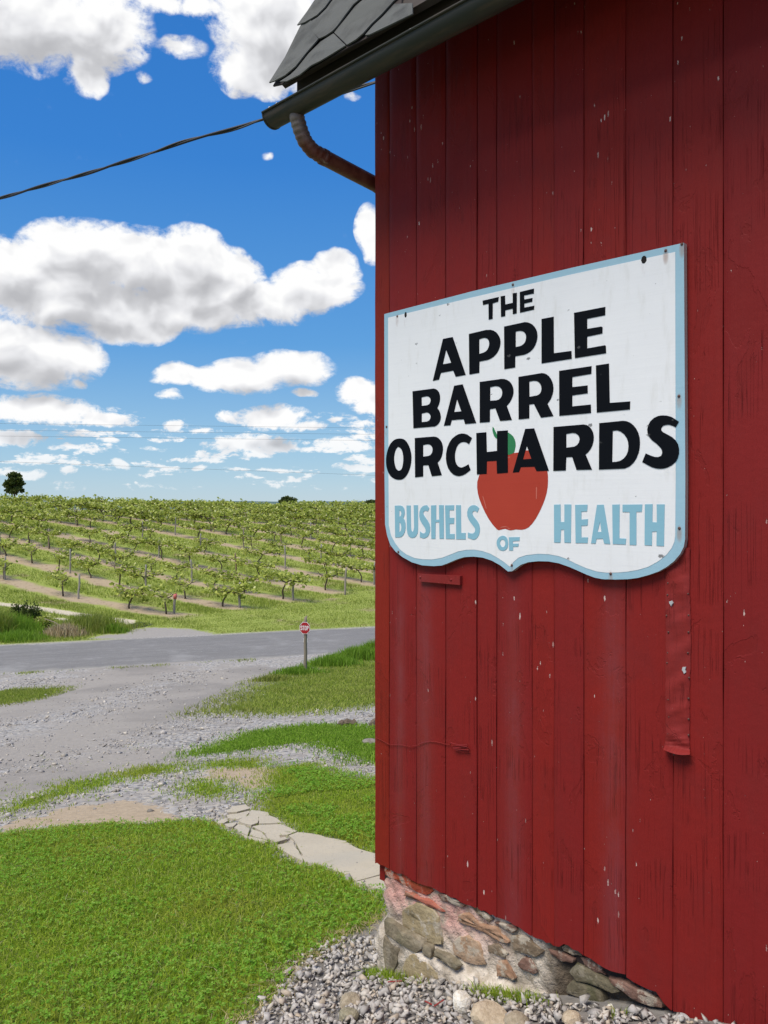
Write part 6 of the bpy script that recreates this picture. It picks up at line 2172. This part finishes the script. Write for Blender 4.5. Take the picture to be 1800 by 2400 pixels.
# taller grass and weeds at the roadside
def tall_patch(px, py, wpx, n, hmean, mat, seed, name='tall_grass', width=0.02, lean=0.35):
    r_ = np.random.default_rng(seed)
    X, Y = (float(v) for v in hit(px, py))
    rw = wpx / F * Y / 2
    x = X + r_.normal(0, rw * 0.5, n)
    y = Y + r_.normal(0, rw * 0.30, n)
    h = hmean * np.exp(-((x - X) / rw) ** 2 * 0.5) * r_.uniform(0.5, 1.3, n)
    qq = ROAD_N[0] * x + ROAD_N[1] * y
    ok = (qq > ROAD_Q1 + 0.15) | (qq < ROAD_Q0 - 0.2)
    blades(name, x[ok], y[ok], h[ok], np.full(ok.sum(), width), mat, lean, seed)


N = 9000
al_ = rf.uniform(-16, 4, N)
ql_ = ROAD_Q0 - np.abs(rf.normal(0.05, 0.22, N))
x, y = al_ * ROAD_D[0] + ql_ * ROAD_N[0], al_ * ROAD_D[1] + ql_ * ROAD_N[1]
ok = (0.8 * np.sin(al_ * 2.1) + 0.6 * np.sin(al_ * 5.3 + 1) + rf.normal(0, 0.9, N)) > 1.3
blades('roadside_weeds', x[ok], y[ok], np.full(ok.sum(), 0.06), np.full(ok.sum(), 0.018), M_GRASSF, 0.9, 66, bend=False)
tall_patch(20, 1485, 130, 5200, 0.62, M_WEED, 71)
tall_patch(5, 1490, 60, 1500, 0.85, M_GRASSF, 72, width=0.016)
tall_patch(215, 1478, 150, 4200, 0.60, M_GRASSF, 73)
tall_patch(150, 1490, 90, 1400, 0.40, M_STRAW, 74, 'dead_grass')
tall_patch(265, 1482, 60, 1200, 0.30, M_WEED, 75)
tall_patch(40, 1500, 130, 2600, 0.30, M_WEED, 76)
tall_patch(840, 1545, 110, 3600, 0.34, M_WEED, 77)
tall_patch(780, 1560, 120, 2400, 0.28, M_WEED, 78)
tall_patch(700, 1580, 110, 1700, 0.20, M_WEED, 79)
tall_patch(640, 1595, 90, 1000, 0.14, M_GRASSF, 80)
tall_patch(880, 1535, 80, 2200, 0.40, M_WEED, 81)

# shrub by the far roadside
def shrub(label, px, py, wpx, hpx, mat, seed, n=1500, leaf=0.06, name='shrub', cat='shrub', group=None):
    r_ = np.random.default_rng(seed)
    X, Y = (float(v) for v in hit(px, py))
    rw, hh = wpx / F * Y / 2, hpx / F * Y
    o = thing(name, label, cat, (X, Y, float(ground_z(X, Y))), 0, group)
    parts, cen = [], []
    for k in range(26):
        a = r_.uniform(0, 6.283)
        rr = r_.uniform(0.1, 1) ** 0.6
        tip = np.array([math.cos(a) * rw * rr, math.sin(a) * rw * 0.7 * rr, hh * (1.05 - 0.55 * rr * rr) * r_.uniform(0.75, 1.05)])
        mid = tip * 0.5 + np.array([0, 0, 0.12 * hh])
        parts.append(tube([(tip[0] * 0.1, tip[1] * 0.1, -0.05), tuple(mid), tuple(tip)], [0.016, 0.010, 0.004], 5, False))
        for f in (0.5, 0.7, 0.85, 1.0):
            cen.append(tip * f + np.array([0, 0, 0.1 * hh * (1 - f)]))
    obj('branches', mesh_from('branches', *merge(parts), M_BARK), o)
    cen = np.array(cen)
    V, Fc = leaf_cloud(cen, np.full((len(cen), 3), rw * 0.12), n, leaf, r_)
    obj('foliage', mesh_from('foliage', V, Fc, mat), o)
    return o


M_DARKG = leafy('dark_shrub_leaf', [(0.0, (0.030, 0.050, 0.014)), (0.5, (0.060, 0.085, 0.024)), (1.0, (0.11, 0.13, 0.045))], 0.25)
shrub('dark green scrubby shrub in tall grass beside the far edge of the road', 58, 1470, 84, 56, M_DARKG, 91, 2200, 0.07)
shrub('low twiggy bush half brown, right of the dark green shrub', 108, 1474, 50, 32, M_VINE, 92, 420, 0.06)
def stick(label, a, c, r, mat, name):
    A = Vector((*(float(v) for v in hit(*a[:2])), 0))
    B = Vector((*(float(v) for v in hit(*c[:2])), 0))
    A.z = float(ground_z(A.x, A.y)) + a[2]
    B.z = float(ground_z(B.x, B.y)) + c[2]
    mid = (A + B) / 2 + Vector((0, 0, 0.04))
    obj(name, mesh_from(name, *tube([Vector((0, 0, 0)), mid - A, B - A], [r, r * 0.9, r * 0.7], 7), mat), None, tuple(A), label=label, category='stick')


stick('dark fallen stick lying in the roadside grass', (103, 1481, 0.12), (152, 1492, 0.10), 0.028, M_BARK, 'fallen_stick')
stick('pale bare branch slanting above the dark fallen stick', (105, 1482, 0.5), (150, 1492, 0.3), 0.018, M_POST, 'bare_branch')
# puddle at the field entrance
M_WATER, b, p, out = material('puddle_water')
p.inputs['Base Color'].default_value = (0.04, 0.035, 0.03, 1)
p.inputs['Roughness'].default_value = 0.04
X, Y = (float(v) for v in hit(326, 1466))
a_ = np.linspace(0, 2 * np.pi, 40, endpoint=False)
rr = 1 + 0.16 * np.sin(3 * a_ + 1) + 0.10 * np.sin(7 * a_)
pv = np.stack([X + 0.40 * rr * np.cos(a_), Y + 0.75 * rr * np.sin(a_), np.zeros(40)], 1)
pv[:, 2] = float(ground_z(pv[:, 0], pv[:, 1]).max()) + 0.006
obj('puddle', mesh_from('puddle', np.vstack([pv, pv - [0, 0, 0.08]]), [tuple(range(40))] + [(i, i + 40, (i + 1) % 40 + 40, (i + 1) % 40) for i in range(40)], M_WATER), kind='structure')

# ------------------------------------------------------------------ wood by the barn
M_LOG, b, p, out = material('rotting_wood')
tc = b.n('ShaderNodeTexCoord')
gr = b.noise(b.scale(tc.outputs['Object'], (6, 40, 40)), 1.0, 5, 0.65)
b.put(p.inputs['Base Color'], b.mix(gr, (0.055, 0.040, 0.028), (0.20, 0.155, 0.11)))
p.inputs['Roughness'].default_value = 0.95
bump(b, p, gr, 0.9, 0.02)


def log(label, px, py, wpx, hpx, rot, seed, name='log'):
    X, Y = (float(v) for v in hit(px, py))
    L, r = wpx / F * Y, hpx / F * Y / 2
    r_ = np.random.default_rng(seed)
    pth = [(-L / 2 + L * i / 6, 0.01 * math.sin(i), r * 0.75 + 0.01 * math.cos(i * 2)) for i in range(7)]
    V, Fc = tube(pth, [r * (0.55 if i in (0,) else 1.0) * r_.uniform(0.85, 1.1) for i in range(7)], 10)
    V = [(x + r_.normal(0, r * 0.06), y + r_.normal(0, r * 0.06), z + r_.normal(0, r * 0.06)) for x, y, z in V]
    obj(name, mesh_from(name, V, Fc, M_LOG), None, (X, Y, float(ground_z(X, Y))), (0, 0, rot), label=label, category='log', group='old wood behind the barn corner')


log('split grey brown log end lying beyond the curved grass strip', 814, 1700, 40, 16, 0.25, 1)
log('dark log end half hidden behind the barn corner', 880, 1702, 40, 20, 1.2, 2)
rock('flat grey stone in the grass, half hidden behind the barn edge', 868, 1738, 44, 15, ((0.16, 0.135, 0.11), (0.28, 0.25, 0.21)), 10)

# ------------------------------------------------------------------ far trees
def tree(label, px, py_base, wpx, hpx, dist, seed, n=5200, leaf=0.5, stem=True):
    r_ = np.random.default_rng(seed)
    k, v = px_dir(px, py_base)
    X, Y = k * dist, dist
    zb = CAMZ + v * dist
    rw, hh = wpx / F * dist / 2, hpx / F * dist
    zg_ = float(ground_z(X, Y))
    o = thing('tree', label, 'tree', (X, Y, min(zb, zg_)), 0, 'far trees on the skyline')
    lift = zb - min(zb, zg_)
    parts = [tube([(0, 0, -0.2), (0.1, 0, lift + hh * 0.3), (0.2, 0.1, lift + hh * 0.7)], [rw * 0.13, rw * 0.10, rw * 0.04], 8)]
    cen = []
    for c in range(46):
        a = r_.uniform(0, 6.283)
        rr = r_.uniform(0, 1) ** 0.5
        z = r_.uniform(0.12, 1.0)
        wd = rw * (1.0 - 0.9 * abs(z - 0.5) ** 2.2) * 0.95
        cpt = np.array([math.cos(a) * wd * rr, math.sin(a) * wd * rr, lift + hh * z * 0.94])
        cen.append(cpt)
        if c % 4 == 0:
            parts.append(tube([(0.1, 0, lift + hh * 0.3 * z), tuple(cpt)], [rw * 0.03, rw * 0.012], 5, False))
    obj('trunk', mesh_from('trunk', *merge(parts), M_BARK), o)
    cen = np.array(cen)
    V, Fc = leaf_cloud(cen, np.full((len(cen), 3), rw * 0.13), n, leaf, r_)
    obj('crown', mesh_from('crown', V, Fc, M_DARKG), o)


tree('lone dark round tree standing on the skyline at the far left', 33, 1160, 39, 54, 190, 201, 5200, 0.42)
tree('low dark treetop showing over the vineyard brow near the barn', 675, 1180, 36, 13, 300, 202, 1800, 0.7)
tree('small dark treetop over the brow beside the barn corner', 868, 1182, 22, 9, 330, 203, 900, 0.7)
